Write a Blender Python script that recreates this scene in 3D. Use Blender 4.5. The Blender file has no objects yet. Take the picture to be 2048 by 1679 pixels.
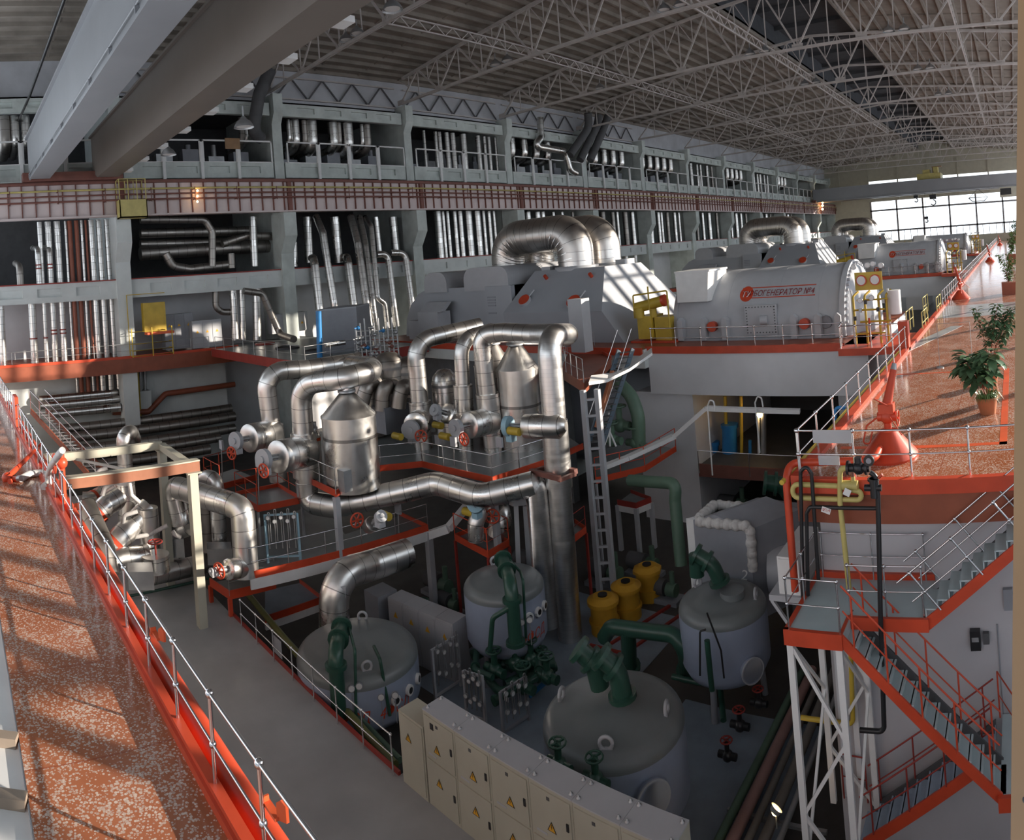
import bpy, math, random
from math import sin, cos, pi, sqrt, atan2, hypot
from mathutils import Matrix, Vector
random.seed(7)
SC = bpy.context.scene
COL = SC.collection
# ------------------------------------------------------------------ camera (stitched panorama, central cylindrical)
FP, CX, CY, CZ = 1355.83, 998.29, 506.98, 5.6
def _rot(yaw, pitch, roll):
    cy, sy, cp, sp, cr, sr = cos(yaw), sin(yaw), cos(pitch), sin(pitch), cos(roll), sin(roll)
    return (Matrix(((cy, -sy, 0), (sy, cy, 0), (0, 0, 1))) @ Matrix(((1, 0, 0), (0, cp, -sp), (0, sp, cp)))
            @ Matrix(((cr, 0, sr), (0, 1, 0), (-sr, 0, cr))))
RC = _rot(.76, .0127, .0827)
cd = bpy.data.cameras.new('camera'); cam = bpy.data.objects.new('camera', cd); COL.objects.link(cam)
cd.type = 'PANO'; cd.panorama_type = 'CENTRAL_CYLINDRICAL'
cd.central_cylindrical_range_u_min = -CX / FP; cd.central_cylindrical_range_u_max = (2048 - CX) / FP
cd.central_cylindrical_range_v_min = -(1679 - CY) / FP; cd.central_cylindrical_range_v_max = CY / FP
cd.central_cylindrical_radius = 1.0; cd.clip_start = .05; cd.clip_end = 3000
cam.matrix_world = Matrix(((RC[0][0], RC[0][2], -RC[0][1], 0), (RC[1][0], RC[1][2], -RC[1][1], 0),
                           (RC[2][0], RC[2][2], -RC[2][1], CZ), (0, 0, 0, 1)))
SC.camera = cam
def ray(px, py):
    u = (px - CX) / FP; v = -(py - CY) / FP
    return RC @ Vector((sin(u), cos(u), v))
def pz(px, py, z): d = ray(px, py); s = (z - CZ) / d.z; return Vector((d.x * s, d.y * s, z))
def pxx(px, py, x): d = ray(px, py); s = x / d.x; return Vector((x, d.y * s, CZ + d.z * s))
def pyy(px, py, y): d = ray(px, py); s = y / d.y; return Vector((d.x * s, y, CZ + d.z * s))
def pd(px, py, h): d = ray(px, py); s = h / hypot(d.x, d.y); return Vector((d.x * s, d.y * s, CZ + d.z * s))
def hd(p): return hypot(p[0], p[1])
# ------------------------------------------------------------------ light and exposure
W = bpy.data.worlds.new('daylight'); SC.world = W; W.use_nodes = True
wn = W.node_tree.nodes; wl = W.node_tree.links
bg = wn['Background']; bg.inputs[0].default_value = (.82, .91, 1.0, 1); bg.inputs[1].default_value = WORLD_STRENGTH = 1.02
sd = bpy.data.lights.new('sun', 'SUN'); sd.energy = 4.3; sd.angle = .007; sd.color = (1, .89, .76)
so = bpy.data.objects.new('sun', sd); COL.objects.link(so)
AZ, EL = math.radians(45), math.radians(12.5)           # azimuth from +Y towards +X
so.rotation_euler = Vector((sin(AZ) * cos(EL), cos(AZ) * cos(EL), sin(EL))).to_track_quat('Z', 'Y').to_euler()
vs = SC.view_settings; vs.view_transform = 'Standard'; vs.look = 'None'; vs.gamma = 1; vs.exposure = 1.12; vs.use_curve_mapping = False
SC.cycles.use_denoising = True
SC.cycles.max_bounces = 6; SC.cycles.diffuse_bounces = 3; SC.cycles.glossy_bounces = 3; SC.cycles.transmission_bounces = 3
SC.cycles.caustics_reflective = False; SC.cycles.caustics_refractive = False; SC.cycles.sample_clamp_indirect = 4
# ------------------------------------------------------------------ materials
def nodes(name):
    m = bpy.data.materials.new(name); m.use_nodes = True
    t = m.node_tree; return m, t.nodes, t.links, t.nodes['Principled BSDF']
def math_(n, l, op, a, b=None, c=None):
    k = n.new('ShaderNodeMath'); k.operation = op
    for i, v in enumerate((a, b, c)):
        if v is None: continue
        if hasattr(v, 'links'): l.new(v, k.inputs[i])
        else: k.inputs[i].default_value = v
    return k.outputs[0]
def mixc(n, l, fac, a, b):
    k = n.new('ShaderNodeMix'); k.data_type = 'RGBA'
    for s, v in ((k.inputs[0], fac), (k.inputs[6], a), (k.inputs[7], b)):
        if hasattr(v, 'links'): l.new(v, s)
        else: s.default_value = v if not isinstance(v, tuple) or len(v) == 4 else (*v, 1)
    return k.outputs[2]
def noise(n, l, scale, detail=4, vec=None, rough=.55):
    k = n.new('ShaderNodeTexNoise'); k.inputs['Scale'].default_value = scale; k.inputs['Detail'].default_value = detail; k.inputs['Roughness'].default_value = rough
    if vec is not None: l.new(vec, k.inputs['Vector'])
    return k.outputs['Fac']
def ramp(n, l, fac, a, b):
    k = n.new('ShaderNodeMapRange'); l.new(fac, k.inputs[0]); k.inputs[1].default_value = a; k.inputs[2].default_value = b
    return k.outputs[0]
def pos(n): return n.new('ShaderNodeNewGeometry').outputs['Position']
def scaled(n, l, vec, s):
    k = n.new('ShaderNodeMapping'); l.new(vec, k.inputs[0]); k.inputs['Scale'].default_value = s; return k.outputs[0]
MATS = {}
def paint(name, c, rough=.5, metal=0, var=.18, scale=1.3, spec=.5):
    if name in MATS: return MATS[name]
    m, n, l, b = nodes(name)
    f = ramp(n, l, noise(n, l, scale, 5, pos(n)), .3, .7)
    l.new(mixc(n, l, f, tuple(x * (1 - var) for x in c), tuple(min(1, x * (1 + var * .5)) for x in c)), b.inputs['Base Color'])
    b.inputs['Roughness'].default_value = rough; b.inputs['Metallic'].default_value = metal; b.inputs['Specular IOR Level'].default_value = spec
    MATS[name] = m; return m
def lagging(name, c, seam=.62, rough=.27, dark=.35):
    m, n, l, b = nodes(name)
    uv = n.new('ShaderNodeUVMap').outputs[0]; s = n.new('ShaderNodeSeparateXYZ'); l.new(uv, s.inputs[0])
    fr = math_(n, l, 'FRACT', math_(n, l, 'DIVIDE', s.outputs[1], seam))
    line = math_(n, l, 'LESS_THAN', math_(n, l, 'ABSOLUTE', math_(n, l, 'SUBTRACT', fr, .5)), .022)
    fl = math_(n, l, 'FLOOR', math_(n, l, 'ADD', math_(n, l, 'DIVIDE', s.outputs[1], seam), .5))
    wnz = n.new('ShaderNodeTexWhiteNoise'); wnz.noise_dimensions = '1D'; l.new(fl, wnz.inputs['W'])
    nz = ramp(n, l, noise(n, l, 2.2, 5, pos(n)), .3, .75)
    c1 = mixc(n, l, nz, tuple(x * .86 for x in c), c)
    c2 = mixc(n, l, math_(n, l, 'MULTIPLY', wnz.outputs[0], .22), c1, tuple(x * .6 for x in c))
    l.new(mixc(n, l, line, c2, tuple(x * dark for x in c)), b.inputs['Base Color'])
    b.inputs['Metallic'].default_value = 1
    l.new(math_(n, l, 'ADD', math_(n, l, 'MULTIPLY', wnz.outputs[0], .10), math_(n, l, 'ADD', math_(n, l, 'MULTIPLY', nz, .10), rough - .06)), b.inputs['Roughness'])
    bp = n.new('ShaderNodeBump'); bp.inputs['Strength'].default_value = .10; bp.inputs['Distance'].default_value = .03
    l.new(math_(n, l, 'SUBTRACT', noise(n, l, 1.7, 3, pos(n)), math_(n, l, 'MULTIPLY', line, .5)), bp.inputs['Height']); l.new(bp.outputs[0], b.inputs['Normal'])
    MATS[name] = m; return m
def terrazzo(name):
    m, n, l, b = nodes(name)
    p = pos(n)
    v = n.new('ShaderNodeTexVoronoi'); v.inputs['Scale'].default_value = 30; l.new(p, v.inputs['Vector'])
    s = n.new('ShaderNodeSeparateColor'); l.new(v.outputs['Color'], s.inputs[0])
    big = noise(n, l, 1.1, 5, p, .65)
    size = math_(n, l, 'ADD', math_(n, l, 'ADD', math_(n, l, 'MULTIPLY', s.outputs[0], .42), .19), math_(n, l, 'MULTIPLY', math_(n, l, 'SUBTRACT', big, .5), .9))
    chip = math_(n, l, 'LESS_THAN', v.outputs['Distance'], size)
    chipc = mixc(n, l, s.outputs[1], (.50, .34, .27), (.68, .55, .47))
    base = mixc(n, l, ramp(n, l, noise(n, l, .55, 5, p), .35, .7), (.36, .115, .052), (.47, .17, .085))
    col = mixc(n, l, chip, base, chipc)
    sp = n.new('ShaderNodeSeparateXYZ'); l.new(p, sp.inputs[0])
    jx = math_(n, l, 'LESS_THAN', math_(n, l, 'FRACT', math_(n, l, 'DIVIDE', sp.outputs[0], 2.1)), .012)
    l.new(mixc(n, l, math_(n, l, 'MULTIPLY', jx, .7), col, (.30, .07, .03)), b.inputs['Base Color'])
    l.new(math_(n, l, 'ADD', math_(n, l, 'MULTIPLY', big, .16), .05), b.inputs['Roughness'])
    MATS[name] = m; return m
def emit(name, c, s):
    m, n, l, b = nodes(name); b.inputs['Emission Color'].default_value = (*c, 1); b.inputs['Emission Strength'].default_value = s; b.inputs['Base Color'].default_value = (*c, 1)
    MATS[name] = m; return m
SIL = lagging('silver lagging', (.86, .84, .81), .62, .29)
SILW = lagging('ribbed duct lagging', (.74, .70, .66), .62, .31)
SILV = lagging('vessel sheet', (.82, .80, .77), 3.1, .30)
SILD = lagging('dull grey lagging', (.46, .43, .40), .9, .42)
SILR = lagging('corrugated lagging', (.80, .79, .77), .17, .32, .65)
TER = terrazzo('red terrazzo')
RED = paint('red paint', (.62, .075, .03), .38); REDD = paint('dark red paint', (.33, .04, .03), .5)
BRN = paint('red brown paint', (.30, .085, .045), .42); ORG = paint('orange red paint', (.75, .12, .04), .4)
CON = paint('pale concrete', (.70, .74, .73), .7, var=.12, scale=.5); CONW = paint('white wall paint', (.76, .76, .78), .6, var=.1, scale=.4)
CONG = paint('grey green concrete', (.60, .65, .62), .7, var=.2, scale=.7)
DARK = paint('dark recess', (.035, .035, .036), .8); DGREY = paint('dark grey', (.10, .10, .105), .7)
GREY = paint('machine grey', (.40, .42, .455), .42, var=.06, scale=.4); LGREY = paint('light grey enamel', (.48, .49, .515), .4, var=.06)
MGREY = paint('mid grey enamel', (.30, .31, .34), .45, var=.1); WHT = paint('white paint', (.80, .80, .79), .45, var=.08)
CREAM = paint('cream enamel', (.50, .48, .39), .5, var=.1, scale=.8); YEL = paint('yellow paint', (.60, .42, .05), .45); YELP = paint('pale yellow paint', (.58, .49, .17), .45)
GRN = paint('dark green paint', (.028, .085, .06), .33); GRN2 = paint('dull green paint', (.10, .17, .12), .5); TANK = paint('pale blue grey tank', (.34, .39, .50), .40, var=.07)
TANKT = paint('grey green tank top', (.20, .22, .225), .34, var=.1); BLU = paint('blue paint', (.03, .22, .52), .4); BLUP = paint('pale blue paint', (.35, .55, .65), .5)
PLAT = paint('platform grey', (.24, .26, .26), .35, var=.18, scale=.8); FLR = paint('grey painted floor', (.38, .39, .40), .38, var=.14, scale=.7); BLUF = paint('blue grey floor', (.27, .33, .40), .4, var=.15)
CHR = paint('polished steel', (.78, .78, .80), .16, 1, .05); STL = paint('galvanised steel', (.45, .46, .47), .45, .7)
BLK = paint('black paint', (.02, .02, .022), .35); ROOFM = paint('roof slab', (.30, .265, .23), .85, var=.35, scale=.35)
TRUSS = paint('truss paint', (.54, .50, .48), .6, var=.12); PINK = paint('pinkish white beam paint', (.74, .63, .615), .55, var=.1, scale=.5)
RUST = paint('rust brown', (.22, .085, .065), .6); TILE = paint('pale blue step', (.50, .60, .62), .35, var=.08); WRAP = paint('white cloth wrapping', (.62, .60, .58), .85, var=.2, scale=6)
TAN = paint('tan enamel', (.30, .17, .08), .5); CRN = paint('crane grey paint', (.31, .32, .34), .45, var=.08, scale=.3); CRNB = paint('shaded crane warm grey', (.20, .17, .15), .45, var=.1, scale=.3)  # warm grey of the second girder darkened, its shade put into the colour
TERC = paint('terracotta', (.52, .20, .09), .7); SOIL = paint('soil', (.06, .04, .03), .9); GLASSM = None
LEAFM = paint('leaf green', (.11, .20, .10), .28, var=.4, scale=5); LEAFL = paint('bright leaf green', (.16, .27, .09), .4, var=.4, scale=5)
BULB = emit('lit bulb', (1, .62, .25), 14); PANELG = paint('wall panel grey', (.52, .53, .56), .7, var=.18, scale=.35)
ORD = 'first second third fourth fifth sixth seventh eighth ninth tenth eleventh twelfth thirteenth fourteenth fifteenth sixteenth seventeenth eighteenth nineteenth twentieth twenty-first twenty-second twenty-third twenty-fourth'.split()
# ------------------------------------------------------------------ mesh helpers
LOC = {}
class MB:
    def __init__(s): s.v = []; s.f = []; s.sm = []; s.mi = []; s.uv = []; s.cur = 0
    def face(s, idx, smooth=False, uv=None): s.f.append(tuple(idx)); s.sm.append(smooth); s.mi.append(s.cur); s.uv.append(uv)
    def add(s, vs): k = len(s.v); s.v += [tuple(x) for x in vs]; return k
    def box(s, x0, x1, y0, y1, z0, z1):
        k = s.add([(x0, y0, z0), (x1, y0, z0), (x1, y1, z0), (x0, y1, z0), (x0, y0, z1), (x1, y0, z1), (x1, y1, z1), (x0, y1, z1)])
        for q in ((0, 3, 2, 1), (4, 5, 6, 7), (0, 1, 5, 4), (1, 2, 6, 5), (2, 3, 7, 6), (3, 0, 4, 7)): s.face([k + i for i in q])
        return s
    def bar(s, p, q, w, h=None, up=(0, 0, 1)):
        h = h or w; p, q = Vector(p), Vector(q); d = (q - p).normalized(); up = Vector(up)
        a = d.cross(up)
        if a.length < 1e-3: a = d.cross(Vector((0, 1, 0)))
        a.normalize(); b = a.cross(d).normalized(); a = a * w / 2; b = b * h / 2
        k = s.add([p - a - b, p + a - b, p + a + b, p - a + b, q - a - b, q + a - b, q + a + b, q - a + b])
        for t in ((0, 1, 2, 3), (7, 6, 5, 4), (0, 4, 5, 1), (1, 5, 6, 2), (2, 6, 7, 3), (3, 7, 4, 0)): s.face([k + i for i in t])
        return s
    def prism(s, poly, d):
        d = Vector(d); n = len(poly); poly = [Vector(p) for p in poly]
        k = s.add(poly + [p + d for p in poly])
        s.face([k + i for i in range(n)][::-1]); s.face([k + n + i for i in range(n)])
        for i in range(n): j = (i + 1) % n; s.face((k + i, k + j, k + n + j, k + n + i))
        return s
    def rings(s, frames, n, caps=True, v0=0.):
        # frames: (centre, a, b, r, length)
        first = None; rows = []
        for c, a, b, r, L in frames:
            rows.append((s.add([c + (a * cos(2 * pi * i / n) + b * sin(2 * pi * i / n)) * r for i in range(n)]), L))
        for (k, L), (m, L2) in zip(rows, rows[1:]):
            for i in range(n):
                j = (i + 1) % n; u0, u1 = i / n, (i + 1) / n
                s.face((k + i, k + j, m + j, m + i), True, ((u0, L), (u1, L), (u1, L2), (u0, L2)))
        if caps:
            for (c, a, b, r, L), rev in ((frames[0], True), (frames[-1], False)):
                if r < 1e-4: continue
                k = s.add([c + (a * cos(2 * pi * i / n) + b * sin(2 * pi * i / n)) * r for i in range(n)])
                idx = [k + i for i in range(n)]; s.face(idx[::-1] if rev else idx)
        return s
    def tube(s, pts, r, n=12, rb=None, seg=6, caps=True, r2=None):
        pts = [Vector(p) for p in pts]; path = []
        for i, p in enumerate(pts):
            if i in (0, len(pts) - 1) or not rb: path.append(p); continue
            d0, d1 = (pts[i - 1] - p), (pts[i + 1] - p); l0, l1 = d0.length, d1.length; d0.normalize(); d1.normalize()
            ang = d0.angle(d1)
            if ang > pi - .03: path.append(p); continue
            t = min(rb / math.tan(ang / 2), l0 * .49, l1 * .49); rr = t * math.tan(ang / 2)
            c = p + (d0 + d1).normalized() * (rr / sin(ang / 2)); a0, a1 = p + d0 * t - c, p + d1 * t - c; tot = a0.angle(a1)
            for j in range(seg + 1):
                f = j / seg; path.append(c + (a0 * sin((1 - f) * tot) + a1 * sin(f * tot)) / sin(tot))
        cl = [path[0]]
        for p in path[1:]:
            if (p - cl[-1]).length > 1e-4: cl.append(p)
        path = cl; tan = []
        for i in range(len(path)):
            d = (path[min(i + 1, len(path) - 1)] - path[i]).normalized() + (path[i] - path[max(i - 1, 0)]).normalized(); tan.append(d.normalized())
        a = tan[0].cross(Vector((0, 0, 1)));
        if a.length < 1e-2: a = tan[0].cross(Vector((0, 1, 0)))
        a.normalize(); fr = []; L = random.random() * 3
        for i, p in enumerate(path):
            if i: L += (p - path[i - 1]).length; a = (a - tan[i] * a.dot(tan[i])).normalized()
            rr = r if r2 is None else r + (r2 - r) * i / (len(path) - 1)
            fr.append((p, a.copy(), tan[i].cross(a).normalized(), rr, L))
        return s.rings(fr, n, caps)
    def cyl(s, p, q, r, n=16, r2=None, caps=True): return s.tube([p, q], r, n, caps=caps, r2=r2)
    def lathe(s, o, ax, prof, n=24, caps=True):
        o = Vector(o); ax = Vector(ax).normalized(); a = ax.cross(Vector((0, 0, 1)))
        if a.length < 1e-2: a = Vector((1, 0, 0))
        a.normalize(); b = ax.cross(a)
        return s.rings([(o + ax * h, a, b, max(r, 1e-5), h) for r, h in prof], n, caps)
    def ball(s, c, r, n=8): return s.lathe(Vector(c), (0, 0, 1), [(r * sin(pi * i / 6), -r * cos(pi * i / 6)) for i in range(7)], n, False)
    def sharp_lathe(s, o, ax, prof, n=24):
        for (r0, h0), (r1, h1) in zip(prof, prof[1:]): s.lathe(o, ax, [(r0, h0), (r1, h1)], n, False)
        return s
    def build(s, name, mats, parent=None):
        if not isinstance(mats, (list, tuple)): mats = [mats]
        off = LOC.get(parent.name, Vector((0, 0, 0))) if parent else Vector((0, 0, 0))
        me = bpy.data.meshes.new(name)
        me.from_pydata([(x - off.x, y - off.y, z - off.z) for x, y, z in s.v], [], s.f)
        me.polygons.foreach_set('use_smooth', s.sm); me.polygons.foreach_set('material_index', s.mi)
        ul = me.uv_layers.new(name='UVMap'); d = []
        for f, uv in zip(s.f, s.uv):
            for i in range(len(f)): d += uv[i] if uv else (.2, .1)
        ul.data.foreach_set('uv', d)
        for m in mats: me.materials.append(m)
        me.update(); o = bpy.data.objects.new(name, me); COL.objects.link(o)
        if parent: o.parent = parent; LOC[o.name] = off
        else: LOC[o.name] = off
        return o
def tag(o, label, cat, group=None, kind=None):
    o['label'] = label; o['category'] = cat
    if group: o['group'] = group
    if kind: o['kind'] = kind
    return o
def thing(name, label, cat, loc=(0, 0, 0), group=None, kind=None):
    o = bpy.data.objects.new(name, None); COL.objects.link(o); o.location = loc; o.empty_display_size = .2; LOC[o.name] = Vector(loc)
    return tag(o, label, cat, group, kind)
def solo(name, mb, mat, label, cat, group=None, kind=None): return tag(mb.build(name, mat), label, cat, group, kind)
def struct(name, mb, mat, label=None):
    o = mb.build(name, mat); o['kind'] = 'structure'; o['label'] = label or name.replace('_', ' '); o['category'] = name.split('_')[0]; return o
def box(*a): return MB().box(*a)
def lerp(a, b, t): return Vector(a) + (Vector(b) - Vector(a)) * t
def copy_tree(o, d, parent=None):
    c = o.copy(); COL.objects.link(c); LOC[c.name] = LOC.get(o.name, Vector()) + Vector(d)
    if parent is None: c.location = o.location + Vector(d)
    else: c.parent = parent
    for ch in list(o.children): copy_tree(ch, d, c)
    return c
def railing(label, pts, h=1.1, gap=1.5, mat=None, r=.022, mids=1, group='guard railings', knob=True, name='guard_railing', pmat=None, ends=True):
    mat = mat or CHR; pts = [Vector(p) for p in pts]; t = thing(name, label, 'railing', pts[0], group)
    up = Vector((0, 0, h))
    MB().tube([p + up for p in pts], r, 8).build('handrail', mat, t)
    for k in range(mids): MB().tube([p + up * (k + 1) / (mids + 1) for p in pts], r * .75, 6).build('mid_rail', mat, t)
    spots = []
    for a, b in zip(pts, pts[1:]):
        n = max(1, round((b - a).length / gap)); spots += [lerp(a, b, i / n) for i in range(n)]
    spots.append(pts[-1])
    if not ends: spots = spots[1:-1]
    mb = MB().cyl(pts[0], pts[0] + up, r * 1.1, 8)
    if knob:
        mb.ball(pts[0] + up, r * 2.3)
        for k in range(mids): mb.ball(pts[0] + up * (k + 1) / (mids + 1), r * 2)
    p0 = mb.build('post', pmat or mat, t); p0.location = spots[0] - pts[0]
    for q in spots[1:]:
        c = p0.copy(); COL.objects.link(c); c.parent = t; c.location = q - pts[0]
    return t
# ------------------------------------------------------------------ large structure
ZP, ZPIT, ZB, ZL = -8.0, -10.0, -3.7, -6.2      # ground platform, pit floor, silver pipe deck, lower walkway
BAY, Y0 = 15.8, 14.6
YC = [Y0 + BAY * k for k in range(13)]           # wall columns
YEND = Y0 + BAY * 12
XW, XR = -55.9, 12.0
m = box(-5.4, XR, 14.7, YEND, -.25, 0)
struct('floor_turbine_hall', m, TER, 'glossy red terrazzo turbine hall floor on the right')
m = box(-5.1, XR, 15.4, YEND, ZPIT, -1.0); struct('wall_front', m, paint('lilac white wall', (.56, .54, .56), .55, var=.1, scale=.4), 'white wall below the right terrazzo floor')
m = box(-5.4, XR, 14.72, YEND, -1.0, -.25); struct('trim_1', m, BRN, 'red brown fascia band below the right floor')
m = box(-5.47, -5.2, 14.6, YEND, -.28, .12).box(-5.2, 6, 14.6, 14.78, -.28, .06); struct('trim_2', m, RED, 'red kerb along the edge of the right floor')
m = box(-5.2, XR, 41, 47, 0, .006).prism([(-5.2, 30.5, 0), (-3.2, 37.5, 0), (-3.9, 37.5, 0), (-5.2, 33, 0)], (0, 0, .006)); struct('trim_3', m, paint('pale floor tile', (.45, .45, .45), .15), 'pale grey tile strip across the red floor')
OL = .10
m = box(-4.9, -.55, 16.9, 16.9 + OL * 2, 0, .004).box(-.75, -.55, 16.9, 25.6, 0, .004).box(-4.9, -.55, 25.6, 25.75, 0, .004).box(-5.05, -4.9, 22.0, 25.7, 0, .004)
struct('trim_4', m, ORG, 'orange marking lines on the red floor')
struct('floor_walkway', box(-57, 1.2, .6, 2.5, -.3, 0), TER, 'red terrazzo walkway along the near edge of the pit')
m = box(-57, 1.2, 2.5, 2.62, -.75, .16).box(-57, 1.2, 2.46, 2.5, -.02, .10); struct('trim_5', m, RED, 'red kerb plate along the walkway')
struct('wall_near', box(-60, 1.2, .7, 2.4, ZPIT, -.3), CONW, 'white wall below the near walkway')
m = box(-13.5, 1.2, -.9, .58, -.5, -.06); struct('trim_6', m, WHT, 'white ledge beside the near walkway')
m = MB()
for x in (-9.0, -7.95, -6.9): m.bar((x - .5, -.9, .0), (x + .05, .57, .0), .16, .12)
struct('trim_7', m, paint('weathered beam', (.34, .27, .21), .7), 'weathered bars lying across the white ledge')
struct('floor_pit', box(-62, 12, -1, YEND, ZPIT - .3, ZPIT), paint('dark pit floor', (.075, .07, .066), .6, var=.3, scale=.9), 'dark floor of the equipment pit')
struct('floor_platform', box(-46, -5.4, 2.4, 10.6, ZPIT, ZP).box(-15.4, -5.4, 10.6, 11.45, ZPIT, ZP), FLR, 'grey painted ground floor platform')
struct('trim_8', MB().box(-26.5, -15.4, 10.6, 10.68, ZP - .25, ZP + .1), REDD, 'red kerb on the edge of the grey platform')
struct('floor_blue', MB().box(-21, -14.2, 15.5, 24.5, ZPIT, ZPIT + .02).box(-12, -7, 13, 20, ZPIT, ZPIT + .02), BLUF, 'blue grey painted pit floor')
# left wall: open bays behind columns
struct('wall_left_lower', box(-62, -61, -2, YEND, ZPIT, 5.4), CONW, 'white wall behind the lower pipes')
struct('wall_left_basement', box(-61, -58.6, -2, 24.5, ZPIT, -1.2), CON, 'pale basement wall under the wall walkway')
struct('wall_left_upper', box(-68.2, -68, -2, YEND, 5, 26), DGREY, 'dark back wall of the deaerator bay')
struct('wall_left_top', box(-57.6, -57.2, -2, YEND, 22.3, 26.6), PANELG, 'grey panel wall above the gallery')
m = MB().box(-68, -56.2, -2, YEND, 6.3, 6.55).box(-68, -56.2, -2, YEND, 16.3, 16.55).box(-68, -57.2, -2, YEND, 22.6, 22.8)
struct('floor_gallery', m, DGREY, 'red brown floors of the wall galleries')
def panelled(x, z0, z1, y0, y1, n=4):
    m = MB(); h = z1 - z0; L = y1 - y0; m.box(x - .5, x - .2, y0, y1, z0, z1)
    zA, zB = z0 + h * .3, z0 + h * .75
    m.box(x - .2, x, y0, y1, z0, zA).box(x - .2, x, y0, y1, zB, z1)
    w = L / (n + .6); ys = [y0 + w * .55 + w * i for i in range(n)]; prev = y0
    for y in ys: m.box(x - .2, x, prev, y, zA, zB); prev = y + w * .62
    m.box(x - .2, x, prev, y1, zA, zB); return m
rng = [(-1.2, YC[0] - .65)] + [(YC[k] + .65, YC[k + 1] - .65) for k in range(12)]
for k, (a, b) in enumerate(rng):
    lo, hi = ('last bay at the left edge' if k == 0 else ORD[k - 1] + ' bay past the yellow cage column'), 0
    for nm, z0, z1, x in (('mezzanine_beam', 4.95, 6.5, -56.1), ('gallery_beam', 15.2, 16.6, -56.0), ('eaves_beam', 21.1, 22.3, -56.0)):
        o = panelled(x, z0, z1, a, b).build(nm, CONG if z0 > 10 else CON); o['kind'] = 'structure'; o['category'] = 'beam'; o['label'] = f"grey {nm.replace('_', ' ')} with recessed panels, {lo}"
    m = MB().box(-56.15, -55.97, a, b, 6.5, 6.6); o = m.build('beam_trim', REDD); o['kind'] = 'structure'; o['category'] = 'edge'; o['label'] = f'red brown edge strip on the mezzanine beam, {lo}'
    m = MB().box(-56.1, -55.95, a, b, 16.6, 16.68); o = m.build('beam_trim', WHT); o['kind'] = 'structure'; o['category'] = 'edge'; o['label'] = f'white edge strip on the gallery beam, {lo}'
for k, y in enumerate(YC):
    pr = [(-57.3, ZPIT), (-55.75, ZPIT), (-55.75, 8.0), (-54.7, 9.6), (-54.7, 11.8), (-57.3, 11.8)]
    m = MB().prism([(x, y - .65, z) for x, z in pr], (0, 1.3, 0))
    pr = [(-57.3, 11.8), (-56.0, 11.8), (-56.0, 20.3), (-55.4, 21.3), (-55.4, 23.1), (-57.3, 23.1)]
    m.prism([(x, y - .5, z) for x, z in pr], (0, 1.0, 0)); m.box(-67, -57.3, y - .3, y + .3, ZPIT, 22.6)
    o = m.build('column', CONG if k else CON); o['kind'] = 'structure'; o['category'] = 'column'; o['label'] = f'grey wall column with corbels, {ORD[k]} from the camera end'
# wall walkway
struct('floor_wall_walkway', MB().box(-61, -55.3, -1, 24.5, -1.3, -.02), BRN, 'red brown walkway slab along the left wall')
struct('trim_9', box(-55.33, -55.25, 2.6, 24.5, -.1, .12), RED, 'red lip of the wall walkway')
# roof
XRIDGE, ZR, ZE = -22., 29.6, 26.2
def roofz(x): return ZR - abs(x - XRIDGE) * (ZR - ZE) / 36.
m = MB()
for x0, x1 in ((-62, -27), (-17, 13)):
    m.prism([(x0, -14, roofz(x0)), (x1, -14, roofz(x1)), (x1, -14, roofz(x1) + .3), (x0, -14, roofz(x0) + .3)], (0, YEND + 14.3, 0))
    x = x0 + .3
    while x < x1:
        m.box(x, x + .22, -14, YEND, roofz(x) - .34, roofz(x) + .05); x += 1.5
    for k in range(-2, 40): y = Y0 + 5.27 * k; m.prism([(x0, y, roofz(x0) - .12), (x1, y, roofz(x1) - .12), (x1, y, roofz(x1) + .1), (x0, y, roofz(x0) + .1)], (0, .16, 0))
struct('ceiling', m, ROOFM, 'brownish ribbed roof slabs')
m = MB().box(-27.3, -27, -14, YEND, 29, 31.5).box(-17, -16.7, -14, YEND, 29, 31.5).box(-27.3, -16.7, -14, YEND, 31.5, 31.8)
for k in range(32): m.box(-27, -17, -12 + k * 7, -11.8 + k * 7, 31, 31.5)
struct('ceiling_lantern', m, paint('dark lantern', (.07, .075, .085), .8), 'dark raised roof lantern along the ridge')
# unseen right and back walls (window bars, openings shaped for the light), end wall
m = MB().box(12, 12.4, -14, YEND, ZPIT, 2.6).box(12, 12.4, -14, YEND, 23.5, 26.5)
m.box(12, 12.3, -14, 12, 2.6, 23.5)  # unseen solid stretch, closed off to keep daylight out of the pit
for k in range(13, 110): m.box(12, 12.25, -14 + k * 2.0, -13.6 + k * 2.0, 6.1, 23.5)
for k in range(4, 28): m.box(12, 12.25, -14 + k * 8.0, -13.6 + k * 8.0, 2.6, 6.1)
for z in (6.9, 11.2, 15.5, 19.8): m.box(12, 12.25, -14, YEND, z, z + .22)
struct('wall_right', m, CONW, 'unseen right wall with glazing bars and a solid stretch shaping the light')
m = MB().box(-62, 12.4, -14.4, -14, ZPIT, 6).box(-62, 12.4, -14.4, -14, 14, 30).box(-62, -50, -14.4, -14, 6, 14)  # unseen wall, window band narrowed to limit fill light in the pit
for k in range(16): m.box(-50 + k * 4.1, -49.7 + k * 4.1, -14.3, -14, 6, 14)
struct('wall_back', m, CONW, 'unseen wall behind the camera, window band added for fill light')
m = MB().box(-62, -43.4, YEND, YEND + .4, ZPIT, 32).box(-43.4, 12.4, YEND, YEND + .4, ZPIT, 2.4).box(-43.4, 12.4, YEND, YEND + .4, 14.6, 19.0).box(-43.4, 12.4, YEND, YEND + .4, 20.9, 32)
struct('wall_end', m, CREAM, 'far cream end wall')
m = MB()
for i in range(8): m.box(-43.4 + 8.05 * i, -42.9 + 8.05 * i, YEND - .1, YEND + .3, 2.4, 14.6)
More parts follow.
